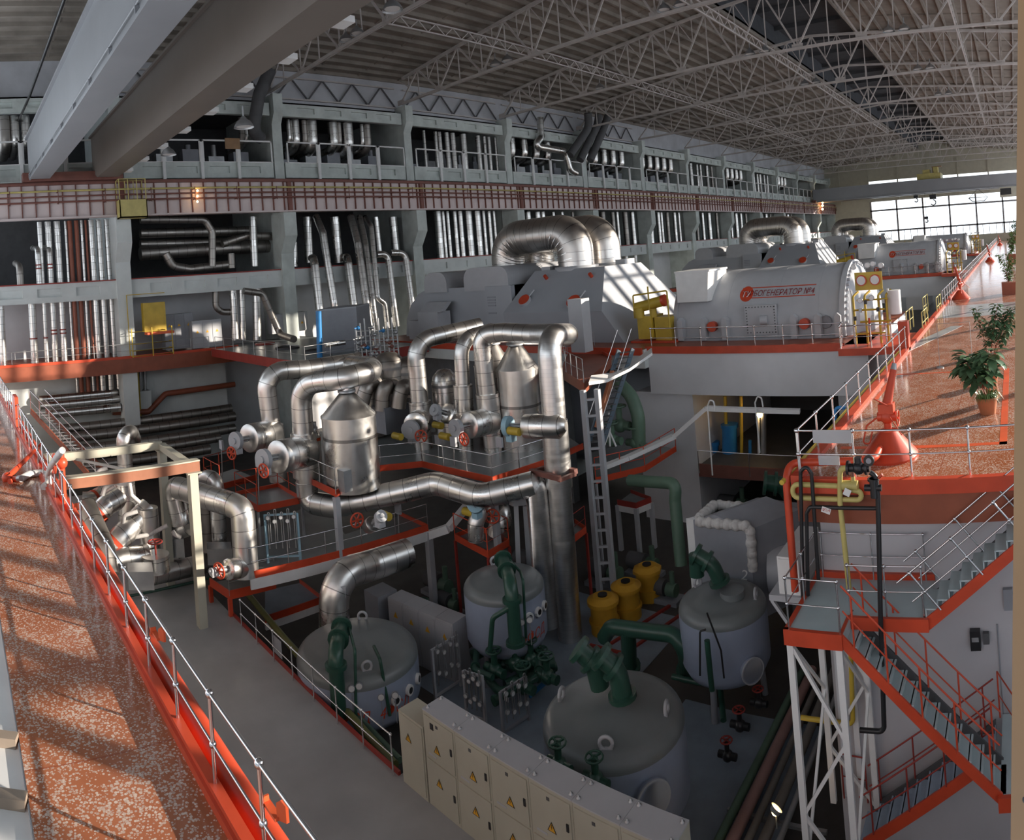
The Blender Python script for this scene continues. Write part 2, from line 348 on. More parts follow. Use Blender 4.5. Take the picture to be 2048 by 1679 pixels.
for i in range(24): m.box(-43.4 + 2.0 * i, -43.25 + 2.0 * i, YEND, YEND + .2, 2.4, 5.2)
for z in (5.2, 11.6): m.box(-43.4, 12.4, YEND - .1, YEND + .3, z, z + .5)
struct('window_1', m, paint('window frame brown', (.25, .24, .25), .6), 'dark frame of the wide far window')
m = MB()
for i in range(8): m.box(-62 + i * 9.2, -61.6 + i * 9.2, YEND - .25, YEND, 14.6, 26)
struct('trim_10', m, CREAM, 'ribs on the far end wall')
# ------------------------------------------------------------------ crane rail beam
for k in range(13):
    a = -1.2 if k == 0 else YC[k - 1]; b = YC[k]; t = thing('crane_beam', f'pinkish white crane rail beam with red brown stiffeners, {ORD[k]} span from the left edge' if k else 'pinkish white crane rail beam with brown stiffeners, span cut by the left frame edge', 'beam', (-54.6, a, 11.9), 'spans of the crane rail beam')
    MB().box(-54.75, -54.6, a, b, 11.9, 14.55).build('web', PINK, t)
    MB().box(-55.1, -54.25, a, b, 14.55, 14.72).box(-54.85, -54.5, a, b, 14.72, 14.85).build('top_flange', RUST, t)
    MB().box(-55.1, -54.3, a, b, 11.78, 11.9).build('bottom_flange', PINK, t)
    m = MB(); n = 14
    for i in range(n):
        y = a + (b - a) * (i + .5) / n; m.box(-54.6, -54.42, y - .035, y + .035, 11.95, 14.55)
    m.box(-54.6, -54.36, b - .2, b + .2, 11.8, 14.56); m.build('stiffener', RUST, t)
    MB().cyl((-54.05, a, 14.0), (-54.05, b, 14.0), .08, 8).build('conductor_rail', YELP, t)
    MB().cyl((-54.05, a, 13.55), (-54.05, b, 13.55), .07, 8).cyl((-54.05, a, 13.1), (-54.05, b, 13.1), .08, 8).build('conductor_rail', RUST, t)
    m = MB()
    for i in range(4):
        y = a + (b - a) * (i + .6) / 4; m.box(-54.6, -53.95, y - .03, y + .03, 13.0, 13.06).box(-54.6, -53.95, y - .03, y + .03, 13.9, 13.96).box(-54.0, -53.95, y - .03, y + .03, 12.9, 14.1)
    m.build('bracket', RUST, t)
# ------------------------------------------------------------------ roof trusses
def truss(y, k):
    far = ORD[k + 1] + ' from the camera end'
    t = thing('roof_truss', f'pale steel roof truss spanning the hall, {far}', 'truss', (-55.9, y, 23.3), 'roof trusses')
    zb, x0 = 23.3, -55.9; N = 11; st = 68. / N; near = k < 4
    zt = lambda x: roofz(x) - .55
    MB().box(x0, 12, y - .17, y - .04, zb - .11, zb + .11).box(x0, 12, y + .04, y + .17, zb - .11, zb + .11).build('bottom_chord', TRUSS, t)
    m = MB()
    for a, b in ((x0 + .6, XRIDGE), (XRIDGE, 12)):
        for o in (-.1, .1): m.bar((a, y + o, zt(a)), (b, y + o, zt(b)), .12, .24)
    m.build('top_chord', TRUSS, t)
    mem = []
    for i in range(N):
        xa, xb, xm = x0 + st * i, x0 + st * (i + 1), x0 + st * (i + .5)
        mem += [('diagonal', (xa, zb), (xm, zt(xm)), .16), ('diagonal', (xm, zt(xm)), (xb, zb), .16), ('vertical', (xm, zb), (xm, zt(xm)), .10)]
        if i: mem.append(('vertical', (xa, zb), (xa, zt(xa)), .11))
        for sx in (1, -1):
            xh = xm - sx * st * .25; zh = (zb + zt(xm)) / 2
            mem.append(('short_strut', (xh, zh), (xh, zt(xh)), .08))
            mem.append(('short_strut', (xh, zh), (xm - sx * st * .5 + sx * .02, zt(xm - sx * st * .5)), .08))
    for nm, p, q, w in mem:
        if near or nm != 'short_strut': MB().bar((p[0], y, p[1]), (q[0], y, q[1]), w, w * .8, (0, 1, 0)).build(nm, TRUSS, t)
    if near:
        for i in range(N + 1): x = min(x0 + st * i, 11.6); MB().box(x - .55, x + .55, y - .02, y + .02, zb - .1, zb + .45).build('gusset_plate', TRUSS, t)
for k in range(0, 12): truss(YC[k] - .6, k - 1)
def lattice(x, a, b, lab):
    t = thing('lattice_brace', lab, 'brace', (x, a, 23.4), 'lattice braces between the trusses')
    MB().bar((x, a, 23.45), (x, b, 23.45), .1).bar((x, a, 24.2), (x, b, 24.2), .1).build('chord', TRUSS, t)
    m = MB(); n = 18
    for i in range(n): m.bar((x, a + (b - a) * i / n, 23.45 if i % 2 else 24.2), (x, a + (b - a) * (i + 1) / n, 24.2 if i % 2 else 23.45), .06)
    m.build('lacing', TRUSS, t)
for x, w in ((-38, 'above the turbines'), (-22, 'under the ridge'), (-4, 'above the red floor')):
    for k in range(1, 7): lattice(x, YC[k] - .6, YC[k + 1] - .6, f'dark lattice brace {w}, {ORD[k - 1]} run from the camera')
# wall bracing above the eaves beam
for k in range(0, 5):
    a, b = YC[k] + .6, YC[k + 1] - .6; t = thing('wall_brace', f'zigzag steel brace above the eaves beam, {ORD[k]} bay past the yellow cage', 'brace', (-56.9, a, 23), 'wall braces')
    MB().bar((-56.9, a, 23.1), (-56.9, b, 23.1), .14).bar((-56.9, a, 25.2), (-56.9, b, 25.2), .14).build('chord', TRUSS, t)
    m = MB(); n = 8
    for i in range(n): m.bar((-56.9, a + (b - a) * i / n, 25.2 if i % 2 else 23.1), (-56.9, a + (b - a) * (i + 1) / n, 23.1 if i % 2 else 25.2), .13)
    m.build('zigzag_bars', DGREY, t)
# pendant lamps
def lamp(p, lab):
    t = thing('pendant_lamp', lab, 'lamp', p, 'pendant roof lamps'); p = Vector(p)
    MB().cyl(p + Vector((0, 0, .5)), (p.x, p.y, p.z + 1.1 if p.z > 22.9 else 15.0 if p.z < 14.9 else 22.6 if p.x < -57.2 else roofz(p.x) + .1), .05, 8).build('stem', STL, t)
    MB().sharp_lathe(p, (0, 0, 1), [(.55, 0), (.5, .12)], 20).lathe(p, (0, 0, 1), [(.5, .12), (.36, .34), (.18, .46), (.1, .6)], 20).build('shade', STL, t)
    MB().lathe(p, (0, 0, 1), [(.001, .06), (.42, .06)], 16, False).build('glass', WHT, t)
for i, (x, k) in enumerate(((-42.1, 1), (-40.6, 1), (-41.5, 2), (-40.0, 2), (-41, 3), (-24, 2), (-22.6, 2), (-23.5, 3), (-22, 3), (-10, 3), (-8.6, 3), (-9.6, 4), (-8.2, 4), (-23, 4), (-21.6, 4), (-9, 5), (-7.6, 5))):
    lamp((x, YC[k] - .95, 23.45), f"dome lamp on the {('second', 'third', 'fourth', 'fifth', 'sixth')[k - 1]} truss, {'left' if x < -30 else 'middle' if x < -15 else 'right'} pair, {'outer' if i in (0, 2, 4, 5, 7, 9, 11, 13, 15) else 'inner'} one")
for px, py, Y in ((785, 20, 22.), (505, 145, 15.6), (488, 255, 15.6), (337, 310, 15.0)):
    q = pyy(px, py, Y); lamp(q, f"white dome lamp hanging {'below the roof right of the crane girders' if px > 700 else 'beside the crane girder, upper one' if px > 500 else 'beside the crane girder, middle one' if px > 400 else 'beside the crane girder, lowest one by the gallery rail'}")
# ------------------------------------------------------------------ overhead cranes
def crane(y, lab, sc=1.):
    t = thing('overhead_crane', lab, 'crane', (-54.6, y, 14.9), 'overhead travelling cranes')
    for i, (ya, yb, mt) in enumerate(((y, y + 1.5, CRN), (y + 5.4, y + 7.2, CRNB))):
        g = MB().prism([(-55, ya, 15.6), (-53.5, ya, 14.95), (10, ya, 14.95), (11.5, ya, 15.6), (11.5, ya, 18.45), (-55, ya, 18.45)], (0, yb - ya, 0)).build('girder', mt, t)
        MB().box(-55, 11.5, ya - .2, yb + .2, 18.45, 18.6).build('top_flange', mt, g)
        if i == 0:
            MB().box(-54, 10.5, ya - .12, ya, 14.95, 15.12).build('bottom_rail', mt, g); MB().cyl((-54, ya - .12, 15.42), (10.5, ya - .12, 15.42), .045, 6).build('conduit', mt, g)
            for k in range(16): MB().box(-54 + k * 4, -53.9 + k * 4, ya - .16, ya, 15.1, 15.46).build('clip', mt, g)
    for x in (-55.1, 10.9):
        MB().box(x, x + .9, y - .6, y + 7.8, 14.86, 15.6).build('end_carriage', RUST, t)
    for k in range(9): MB().box(-52 + k * 4.4, -51.2 + k * 4.4, y + 7.2, y + 7.85, 15.0, 15.25).build('lamp_tray', WHT, t)
    return t
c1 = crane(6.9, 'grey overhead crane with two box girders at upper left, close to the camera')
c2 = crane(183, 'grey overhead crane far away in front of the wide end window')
t = thing('crane_trolley', 'yellow crane trolley on top of the far overhead crane', 'crane trolley', (-22, 186, 18.6))
MB().box(-25.5, -19, 184.4, 191, 18.6, 20.3).box(-24, -22, 185.5, 189, 20.3, 21.4).box(-21, -19.8, 185.5, 189, 20.3, 22).build('frame', YELP, t)
MB().box(-21.5, -18.8, 186, 188, 22, 22.2).box(-21.3, -21.1, 186, 188, 20, 22).build('canopy', TAN, t)
for px, py, s, lab in ((1853, 438, .5, 'small dark crane hook in front of the far window'), (1866, 398, .9, 'large dark crane hook below the far crane'), (1832, 396, .6, 'dark hook block left of the large crane hook')):
    q = pyy(px, py, 183.8); t = thing('crane_hook', lab, 'hook', q, 'crane hooks')
    MB().cyl(q + Vector((0, 0, 1.2 * s)), (q.x, q.y, 15), .05, 6).build('rope', BLK, t)
    MB().box(q.x - s, q.x + s, q.y - .3, q.y + .3, q.z, q.z + s * 1.4).build('block', BLK, t)
    MB().tube([q + Vector((s * math.sin(a) * .8, 0, -s + s * .8 * math.cos(a))) for a in [i * .6 for i in range(8)]], .16, 6).build('hook', BLK, t)
q = pyy(1957, 402, 183.8); t = thing('lifting_beam', 'bowl shaped lifting beam hanging below the far crane', 'lifting beam', q)
MB().tube([q + Vector((-2.6, 0, 1)), q + Vector((-1.6, 0, 0)), q + Vector((1.6, 0, 0)), q + Vector((2.6, 0, 1)), q + Vector((-2.6, 0, 1))], .14, 6).build('frame', DGREY, t)
MB().cyl(q + Vector((-2.5, 0, 1)), (q.x, q.y, 15), .06, 6).cyl(q + Vector((2.5, 0, 1)), (q.x, q.y, 15), .06, 6).build('sling', BLK, t)
q = pyy(2018, 382, 183.8); t = thing('crane_cab', 'cream operator cab under the right end of the far crane', 'cab', q)
MB().box(q.x - 2.5, q.x + 2.5, q.y - 1, q.y + 1, q.z - 1.5, 14.96).build('cab_body', CREAM, t); MB().box(q.x - 2.3, q.x + .6, q.y - 1.06, q.y - 1, q.z - .9, q.z + .8).build('cab_window', BLK, t)
# yellow cage on the crane beam, white lights on beam
t = thing('landing_cage', 'yellow sheet landing cage hanging on the crane beam beside the near crane', 'cage', (-54, 15.1, 11.5))
MB().box(-54.2, -54.12, 13.95, 16.3, 11.5, 13.0).box(-53.2, -53.12, 13.95, 16.3, 11.5, 13.0).box(-54.2, -53.12, 13.95, 14.03, 11.5, 13.0).box(-54.2, -53.12, 16.22, 16.3, 11.5, 13.0).box(-54.2, -53.12, 13.95, 16.3, 11.5, 11.6).build('box', YELP, t)
for y in (14.0, 14.75, 15.5, 16.25):
    for x in (-54.15, -53.17): MB().bar((x, y, 13), (x, y, 14.7), .07).build('bar', YELP, t)
MB().tube([(-53.17, 14, 14.7), (-53.17, 16.25, 14.7), (-54.15, 16.25, 14.7), (-54.15, 14, 14.7), (-53.17, 14, 14.7)], .04, 6).build('top_rail', YELP, t)
t = thing('signal_lamps', 'three small lit orange lamps in a column on the crane beam', 'lamps', pxx(395, 391, -53.95))
for i, py in enumerate((381, 392, 403)): MB().ball(pxx(395, py, -53.9), .09).build('bulb', BULB, t)
t = thing('signal_lamps', 'lit orange lamps at the far end of the crane beam', 'lamps', pxx(1645, 412, -53.6))
MB().box(-54.6, -53.5, t.location.y - .1, t.location.y + .1, 13.2, 13.4).build('bracket', RUST, t)
for i, py in enumerate((405, 411, 418)): MB().ball(pxx(1645, py, -53.5), .3).build('bulb', BULB, t)
# ------------------------------------------------------------------ gallery railings
for k in range(0, 12):
    a, b = (YC[k - 1] + .7 if k else -1), YC[k] - .7
    if k: a, b = YC[k - 1] + .7, YC[k] - .7
    t = thing('gallery_railing', f"white framed gallery railing above the crane beam, {ORD[k]} bay from the left edge", 'railing', (-55.8, a, 14.8), 'gallery railings')
    n = 4
    for i in range(n):
        p, q = a + (b - a) * i / n + .1, a + (b - a) * (i + 1) / n - .1
        m = MB().box(-55.85, -55.75, p, q, 18.48, 18.62).box(-55.85, -55.75, p, p + .13, 16.6, 18.6).box(-55.85, -55.75, q - .13, q, 16.6, 18.6); m.build('rail_frame', WHT, t)
        if i: MB().box(-55.9, -55.7, p - .25, p + .02, 14.9, 18.4).build('post', WHT, t)
# ------------------------------------------------------------------ wall pipes
def pipe(name, label, pts, r, mat, rb=None, n=12, group=None, bands=(), cat='pipe', seg=6):
    pts = [Vector(p) for p in pts]
    o = MB().tube(pts, r, n, rb or r * 2.2, seg).build(name, mat); tag(o, label, cat, group)
    for bz in bands:   # painted rings at a height on the first straight run
        p, q = (pts[0], pts[1]); f = (bz - p.z) / (q.z - p.z) if abs(q.z - p.z) > .01 else .5; c = lerp(p, q, f); d = (q - p).normalized() * .055
        b = MB().cyl(c - d, c + d, r * 1.03, n, caps=False).build('painted_ring', REDD, o); 
    return o
GW = 'vertical pipes between the left edge and the yellow cage column'
lst = [(65, .33, 0), (89.5, .20, 0), (106.6, .27, 0), (124.7, .28, 0), (141.8, .11, 0), (150.4, .2, 1), (164, .2, 1), (174, .14, 0), (182.8, .11, 1), (193, .26, 0), (209, .26, 0), (225, .24, 0), (241, .25, 0), (251, .1, 0)]
for i, (px, r, red) in enumerate(lst):
    q = pxx(px, 640, -57.5)
    top = 11.9 if i else 5.5
    col = 'red painted' if red else 'silver lagged'
    pipe('wall_pipe', f'{col} vertical wall pipe before the yellow cage, {ORD[i]} from the left edge', [(-57.5, q.y, -.05), (-57.5, q.y, top)], r, BRN if red else SIL, group=GW, bands=() if red else ((2.3, 2.6) if i in (2, 3) else (2.0,) if i in (0, 1) else ()))
q = pxx(0, 640, -57.0); pipe('wall_pipe', 'silver pipe with red foot cut by the left frame edge', [(-57, q.y + .1, -.05), (-57, q.y + .1, 4.9)], .3, SIL, group=GW)
for i, (px, r) in enumerate(((78, .25), (101, .24), (40, .3))):
    a = pxx(px, 548, -57.2); b = pxx(px - 4, 470 if i < 2 else 540, -57.2)
    pipe('wall_pipe', f"silver pipe bending back above the mezzanine, {('left', 'right')[i] + ' of the two with red rings' if i < 2 else 'short one at far left'}", [(-57.2, a.y, 6.6), (-57.2, a.y, 9.6 if i < 2 else 8.2), (-60.5, a.y, 9.9 if i < 2 else 8.6)], r, SILD if i == 2 else SIL, group=GW, bands=(7.9, 8.2) if i < 2 else ())
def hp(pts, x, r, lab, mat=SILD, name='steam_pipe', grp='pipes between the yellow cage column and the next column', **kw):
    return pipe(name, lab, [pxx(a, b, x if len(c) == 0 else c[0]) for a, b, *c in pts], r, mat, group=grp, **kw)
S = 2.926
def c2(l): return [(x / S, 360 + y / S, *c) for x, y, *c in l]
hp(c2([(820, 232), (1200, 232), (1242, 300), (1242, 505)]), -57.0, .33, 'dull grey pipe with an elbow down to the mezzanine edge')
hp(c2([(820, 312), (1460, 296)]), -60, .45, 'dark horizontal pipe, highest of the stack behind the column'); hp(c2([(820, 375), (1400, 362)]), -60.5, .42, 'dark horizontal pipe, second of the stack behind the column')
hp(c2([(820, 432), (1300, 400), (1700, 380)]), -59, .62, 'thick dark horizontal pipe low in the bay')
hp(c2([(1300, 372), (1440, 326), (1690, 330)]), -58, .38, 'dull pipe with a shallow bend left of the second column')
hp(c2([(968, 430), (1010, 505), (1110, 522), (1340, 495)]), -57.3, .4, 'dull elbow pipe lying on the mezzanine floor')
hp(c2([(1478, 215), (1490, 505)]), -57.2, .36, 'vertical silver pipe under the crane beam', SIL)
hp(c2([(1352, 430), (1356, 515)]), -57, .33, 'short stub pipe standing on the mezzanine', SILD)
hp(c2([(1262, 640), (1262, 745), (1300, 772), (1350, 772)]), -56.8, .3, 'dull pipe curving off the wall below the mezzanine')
for i, (a, b, r) in enumerate(((1362, 1378, .33), (1412, 1424, .28), (1500, 1506, .4))):
    hp(c2([(a, 630), (b, 935)]), -56.6, r, f'silver vertical pipe on the wall walkway right of the cabinets, {ORD[i]} from the left', SIL)
hp(c2([(1425, 648), (1535, 662), (1640, 905), (1720, 930, -50)]), -54.5, .3, 'silver pipe sloping down onto the wall platform', SILD)
for i, (a, b) in enumerate(((1100, 500), (1160, 505))): pass
S5 = 5.597
def c5(l): return [(560 + x / S5, 400 + y / S5, *c) for x, y, *c in l]
G5 = 'steam pipes descending to the first turbine'
for pts, r, lab, mat in (
    ([(300, 190, -57.5), (330, 700, -57.5)], .42, 'silver pipe behind the mezzanine, first past the second column', SIL), ([(400, 180, -57), (480, 370, -55.6), (605, 1150, -54.6)], .36, 'long silver pipe slanting to the grey machine, first of the slanting ones', SIL),
    ([(610, 190, -57.5), (660, 700, -57.5)], .46, 'thick silver pipe with red rings behind the mezzanine', SIL), ([(790, 180, -57), (870, 480, -55.6), (985, 1290, -54)], .38, 'long silver pipe slanting to the valve rack, thickest', SIL),
    ([(890, 180, -57), (960, 510, -55.6), (1050, 1260, -54)], .32, 'long silver pipe slanting to the valve rack, right beside the thickest', SIL), ([(950, 190, -57), (1020, 290, -55.6), (1095, 1100, -54.2), (1170, 1150, -54.2)], .26, 'slim silver pipe with a hook bend at its foot', SIL),
    ([(1070, 190, -57.5), (1110, 570, -57.5)], .32, 'silver pipe with one red ring above the header', SIL), ([(1262, 190, -57.5), (1300, 570, -57.5)], .44, 'silver pipe with two red rings, left one above the header', SIL), ([(1395, 190, -57.5), (1445, 660, -57.5)], .40, 'silver pipe with two red rings, right one above the header', SIL),
    ([(1075, 610, -55.5), (1205, 600, -55.5), (1275, 1190, -54.6)], .34, 'silver pipe turning down in front of the mezzanine, left of two', SIL), ([(1235, 590, -55.8), (1400, 590, -55.6), (1480, 1190, -54.6)], .34, 'silver pipe turning down in front of the mezzanine, right of two', SIL),
    ([(350, 650, -57.5), (380, 650, -55.5), (445, 1240, -54.9)], .4, 'silver pipe with a dull elbow behind the grey machine', SIL), ([(730, 640, -57.5), (755, 640, -55.5), (835, 1240, -54.9)], .4, 'silver pipe with a dull elbow above the blue post', SIL),
    ([(150, 470, -57.4), (160, 745, -57.4)], .36, 'silver pipe with red rings beside the second column', SIL)):
    P5 = [pxx(x, y, X) for x, y, X in c5(pts)]; pipe('steam_pipe', lab, P5 + ([Vector((P5[-1].x, P5[-1].y + .15, -.01))] if pts[-1][2] > -56 else []), r, mat, group=G5)
# straight bundles further along: between mezzanine and beam, and in the gallery
def bundle(k, z0, z1, x, n, where, rs):
    a, b = YC[k] + 1.0, YC[k + 1] - 1.0
    for i in range(n):
        y = a + (b - a) * (i + .5 + random.uniform(-.25, .25)) / n; r = random.choice(rs)
        pipe('vertical_pipe', f'silver pipe {where}, {ORD[k]} bay past yellow cage, {ORD[i]} from near column', [(x, y, z0), (x, y, z1)], r, SIL if random.random() < .75 else SILD, group=f'vertical pipes {where}', n=10)
def plist(xs, ypx, X, z0, z1, lab, grp):
    for i, (px, r) in enumerate(xs):
        q = pxx(px, ypx, X); pipe('vertical_pipe', lab.replace('#', ORD[i]), [(X, q.y, z0), (X, q.y, z1)], r, SIL, group=grp, n=10)
plist([(878, .42), (889, .2), (898, .22), (912, .26), (923, .3), (939, .45), (957, .42), (970, .22), (981, .25), (991, .22), (1011, .33)], 470, -57.4, 6.6, 11.9, 'vertical silver pipe under the crane beam before the crossover ducts, # in the row', 'pipe row left of the crossover ducts')
plist([(850, .18), (873, .22), (881, .24), (895, .3), (907, .33), (928, .4), (957, .33), (970, .2), (979, .24), (992, .22), (1008, .35)], 300, -57.6, 14.5, 21.1, 'vertical silver pipe behind the gallery railing above the beam, # in the row', 'gallery pipe row')
for k in (3, 4, 5, 6, 7, 8, 9):
    bundle(k, 6.6, 11.8, -57.5, 7 if k < 6 else 5, 'under the crane beam', (.25, .32, .42)); 
    if k in (6, 8): bundle(k, 14.5, 21.1, -57.6, 6, 'in the gallery', (.25, .35, .4))
for k in (2, 3, 4): bundle(k, -.05, 5, -57.5, 5, 'below the mezzanine', (.25, .3))
def elbows(xs, ypx, lab, grp):
    for i, (px, r) in enumerate(xs):
        q = pxx(px, ypx, -57.9); q.y = min((max(q.y, c + 1.05) if q.y > c else min(q.y, c - 1.05) for c in YC if abs(q.y - c) < 1.05), default=q.y)
        pipe('gallery_elbow', lab.replace('#', ORD[i]), [(-57.9, q.y, 21.3), (-57.9, q.y, 19.0 - r), (-61, q.y, 18.4)], r, SIL if i % 3 else SILD, group=grp, rb=1.1, seg=8)
elbows([(550, .4), (577, .22), (589, .48), (608, .3), (622, .6), (665, .5), (677, .28), (694, .6), (723, .22), (733, .42)], 255, 'silver elbow under the eaves beam before the third column, # in the row', 'hanging elbows in the gallery')
elbows([(482, .3), (491, .2)], 240, 'slim silver elbow hanging before the second column, # in the row', 'hanging elbows in the gallery')
elbows([(8, .5), (28, .4), (50, .4)], 235, 'silver elbow hanging at the far left edge, # from the left', 'hanging elbows in the gallery')
for k, n in ((3, 4), (4, 5), (5, 5), (7, 5), (9, 4)):
    ys = [YC[k] + 2.2 + i * 2.4 for i in range(n)]
    for i, y in enumerate(ys): pipe('gallery_elbow', f'silver gallery elbow, {ORD[k]} bay past the yellow cage, {ORD[i]} from its near end', [(-57.3, y, 21.3), (-57.3, y, 18.8), (-61, y, 18.4)], .5, SIL, group='hanging elbows in the gallery', rb=1.1)
pipe('gallery_pipe', 'silver pipe stepping down along the gallery railing past the fourth column', [pxx(1080, 235, -55.3), pxx(1082, 275, -55.3), pxx(1068, 292, -55.3), pxx(1130, 303, -55.3), pxx(1140, 340, -55.4), pxx(1152, 346, -55.4)], .45, SIL, group='gallery pipes', rb=.8)
for i, pts in enumerate(([(1176, 226), (1178, 255), (1140, 310)], [(1198, 229), (1195, 250), (1160, 320)], [(1216, 232), (1202, 270), (1180, 320)])):
    pipe('black_pipe', f'thick blackened pipe rising into the roof past the gallery, {ORD[i]} of three', [pxx(x, y, X) for (x, y), X in zip(pts, (-53.6, -54, -54.6))], .55, DGREY, group='blackened roof pipes', rb=2)
pipe('black_pipe', 'thick blackened pipe rising beside the second column above the beam', [pxx(540, 140, -54.2), pxx(518, 190, -54.4), pxx(506, 262, -55.2), pxx(520, 275, -56.4)], .6, DGREY, group='blackened roof pipes', rb=2)
o = solo('orange_notice', box(-55.7, -55.66, 23.9, 25.4, 17.5, 18.5), TAN, 'square orange brown notice board on the gallery railing', 'notice board'); o.location = pxx(465, 287, -55.68) - Vector((-55.68, 24.65, 18))
# gallery machinery seen in the dark bays
for k in range(0, 6):
    for i in range(5):
        y = YC[k] + 2 + i * 2.6; m = MB().box(-60, -58.8, y, y + 1.6, 16.6, 17.5 + (i * 7 % 5) * .22).cyl((-59.4, y + .8, 17.6), (-59.4, y + .8, 18.9), .25, 10)
        solo('gallery_machine', m, STL if i % 2 else MGREY, f'dim gallery machine, {ORD[k]} bay past the yellow cage, {ORD[i]} from its near end', 'machine', 'dim gallery machines')

pipe('black_cable', 'black cable pipe slanting up beside the near crane girder at upper left', [pyy(28, 262, 6.62), pyy(60, 190, 6.62), pyy(128, 0, 6.62), pyy(160, -90, 6.62)], .1, BLK)
# ------------------------------------------------------------------ turbine units (built once, then copied along the hall)
UY = 39.0
def text_mesh(s, size, shear=.25):
    c = bpy.data.curves.new('t', 'FONT'); c.body = s; c.size = size; c.shear = shear; c.extrude = 0; c.resolution_u = 3
    o = bpy.data.objects.new('t', c); COL.objects.link(o); bpy.context.view_layer.update()
    me = bpy.data.meshes.new_from_object(o.evaluated_get(bpy.context.evaluated_depsgraph_get()))
    v = [tuple(x.co) for x in me.vertices]; f = [tuple(p.vertices) for p in me.polygons]
    bpy.data.objects.remove(o); bpy.data.curves.remove(c); bpy.data.meshes.remove(me); return v, f
def lettering(s, size, fn, depth, shear=.25, width=None, bold=0):
    v, f = text_mesh(s, size, shear); x1 = max(p[0] for p in v); k = (width / x1) if width else 1
    m = MB(); b = m.add([fn(p[0] * k, p[1]) for p in v])
    for q in f: m.face([b + i for i in q])
    return m
RG, ZG = 3.3, .62
def ongen(X, z, off=.015): return (X, UY - sqrt(max(0, (RG + off) ** 2 - max(0, z - ZG) ** 2)), z)
def generator(dy, num, where):
    t = thing('turbogenerator', f'grey cylindrical turbogenerator with red lettering {num}, {where}', 'generator', (-14.4, UY + dy, 0), 'turbogenerators')
    P = lambda mb, n, mt, par=None: mb.build(n, mt, par or t)
    def sh(mb): mb.v = [(x, y + dy, z) for x, y, z in mb.v]; return mb
    def half(x0, x1, r, zb=.05, n=40):
        m = MB(); pr = [(UY - r, zb)] + [(UY - r * cos(pi * i / n), ZG + r * sin(pi * i / n)) for i in range(n + 1)] + [(UY + r, zb)]
        k = m.add([(x0, y, z) for y, z in pr] + [(x1, y, z) for y, z in pr]); L = len(pr)
        for i in range(L - 1): m.face((k + i, k + i + 1, k + L + i + 1, k + L + i), True)
        k2 = m.add([(x0, y, z) for y, z in pr] + [(x1, y, z) for y, z in pr]); m.face([k2 + i for i in range(L)][::-1]); m.face([k2 + L + i for i in range(L)]); return m
    c = P(sh(half(-19.9, -9.7, RG)), 'casing', LGREY)
    for x in (-16.5, -13.4, -11.0): P(sh(half(x, x + .02, RG + .004)), 'seam', GREY, c)
    fl = P(sh(half(-9.75, -9.45, RG + .14)), 'end_flange', LGREY)
    P(sh(half(-20.05, -19.8, RG + .1)), 'end_flange', LGREY)
    P(sh(MB().lathe((-9.45, UY, ZG), (1, 0, 0), [(3.2, 0), (3.0, .25), (1.9, .5), (1.7, 1.1), (.001, 1.15)], 40)), 'end_shield', GREY)
    m = MB()
    for i in range(28):
        a = pi * (i + .5) / 28; y, z = UY - 3.24 * cos(a), ZG + 3.24 * sin(a); m.cyl((-9.45, y, z), (-9.3, y, z), .085, 8)
    P(sh(m), 'bolts', GREY, fl)
    P(sh(MB().prism([(-19.6, UY - 3.45, 2.3), (-17.6, UY - 3.45, 2.3), (-17.4, UY - 3.45, 4.05), (-19.6, UY - 3.45, 4.05)], (0, 2.6, 0)).prism([(-19.65, UY - 3.5, 4.05), (-17.3, UY - 3.5, 4.05), (-17.3, UY - 3.5, 4.15), (-19.65, UY - 3.5, 4.15)], (0, 2.6, 0))), 'cooler_box', WHT)
    for x in (-19.6, -18.1, -16.7, -12.5, -11.1, -9.95): P(sh(MB().prism([(x, UY - 3.75, .05), (x + .35, UY - 3.75, .05), (x + .35, UY - 3.75, 1.2), (x + .17, UY - 3.75, 1.38), (x, UY - 3.75, 1.2)], (0, .5, 0))), 'foot', LGREY)
    for x in (-17.4, -11.75): P(sh(MB().cyl((x, UY - 3.62, .82), (x, UY - 3.28, .82), .30, 20)), 'inspection_cover', RED)
    P(sh(MB().lathe((-10.55, UY - 3.34, .85), (0, -1, 0), [(.36, 0), (.36, .06), (.30, .06), (.30, .02)], 20)), 'ring', MGREY)
    ap = P(sh(MB().box(-15.3, -13.4, UY - 3.42, UY - 3.2, .25, 1.95).cyl((-14.35, UY - 3.5, 1.1), (-13.95, UY - 3.4, 1.1), .28, 16)), 'access_plate', LGREY)
    m = MB()
    for i in range(10):
        for x, z in ((-15.2 + i * .19, .4), (-15.2 + i * .19, 1.85), (-15.2, .4 + i * .16), (-13.5, .4 + i * .16)): m.cyl((x, UY - 3.45, z), (x, UY - 3.4, z), .035, 6)
    P(sh(m), 'bolts', DGREY, ap)
    P(sh(MB().box(-19.9, -9.6, UY - 3.6, UY + 3.6, 0, .12)), 'base_plate', GREY)
    g = lambda X, z, off=.04: ongen(X, z, off)
    le = lettering(f'ТУРБОГЕНЕРАТОР №{num}', .44, lambda u, w: g(-15.75 + u, 2.42 + w), .01, .22, 4.5)
    le.v = [(x, y + dy, z) for x, y, z in le.v]; P(le, 'lettering', paint('lettering red', (.26, .02, .018), .5), c)
    le = lettering('ТУ', .44, lambda u, w: g(-15.725 + u, 2.40 + w, .03), .01, .22, .62); le.v = [(x, y + dy, z) for x, y, z in le.v]; P(le, 'lettering_outline', WHT, c)
    m = MB(); n = 24; rows = [m.add([g(-15.4 + .42 * q * cos(2 * pi * i / n), 2.56 + .42 * q * sin(2 * pi * i / n), .012) for i in range(n)]) for q in (.02, .35, .7, 1)]
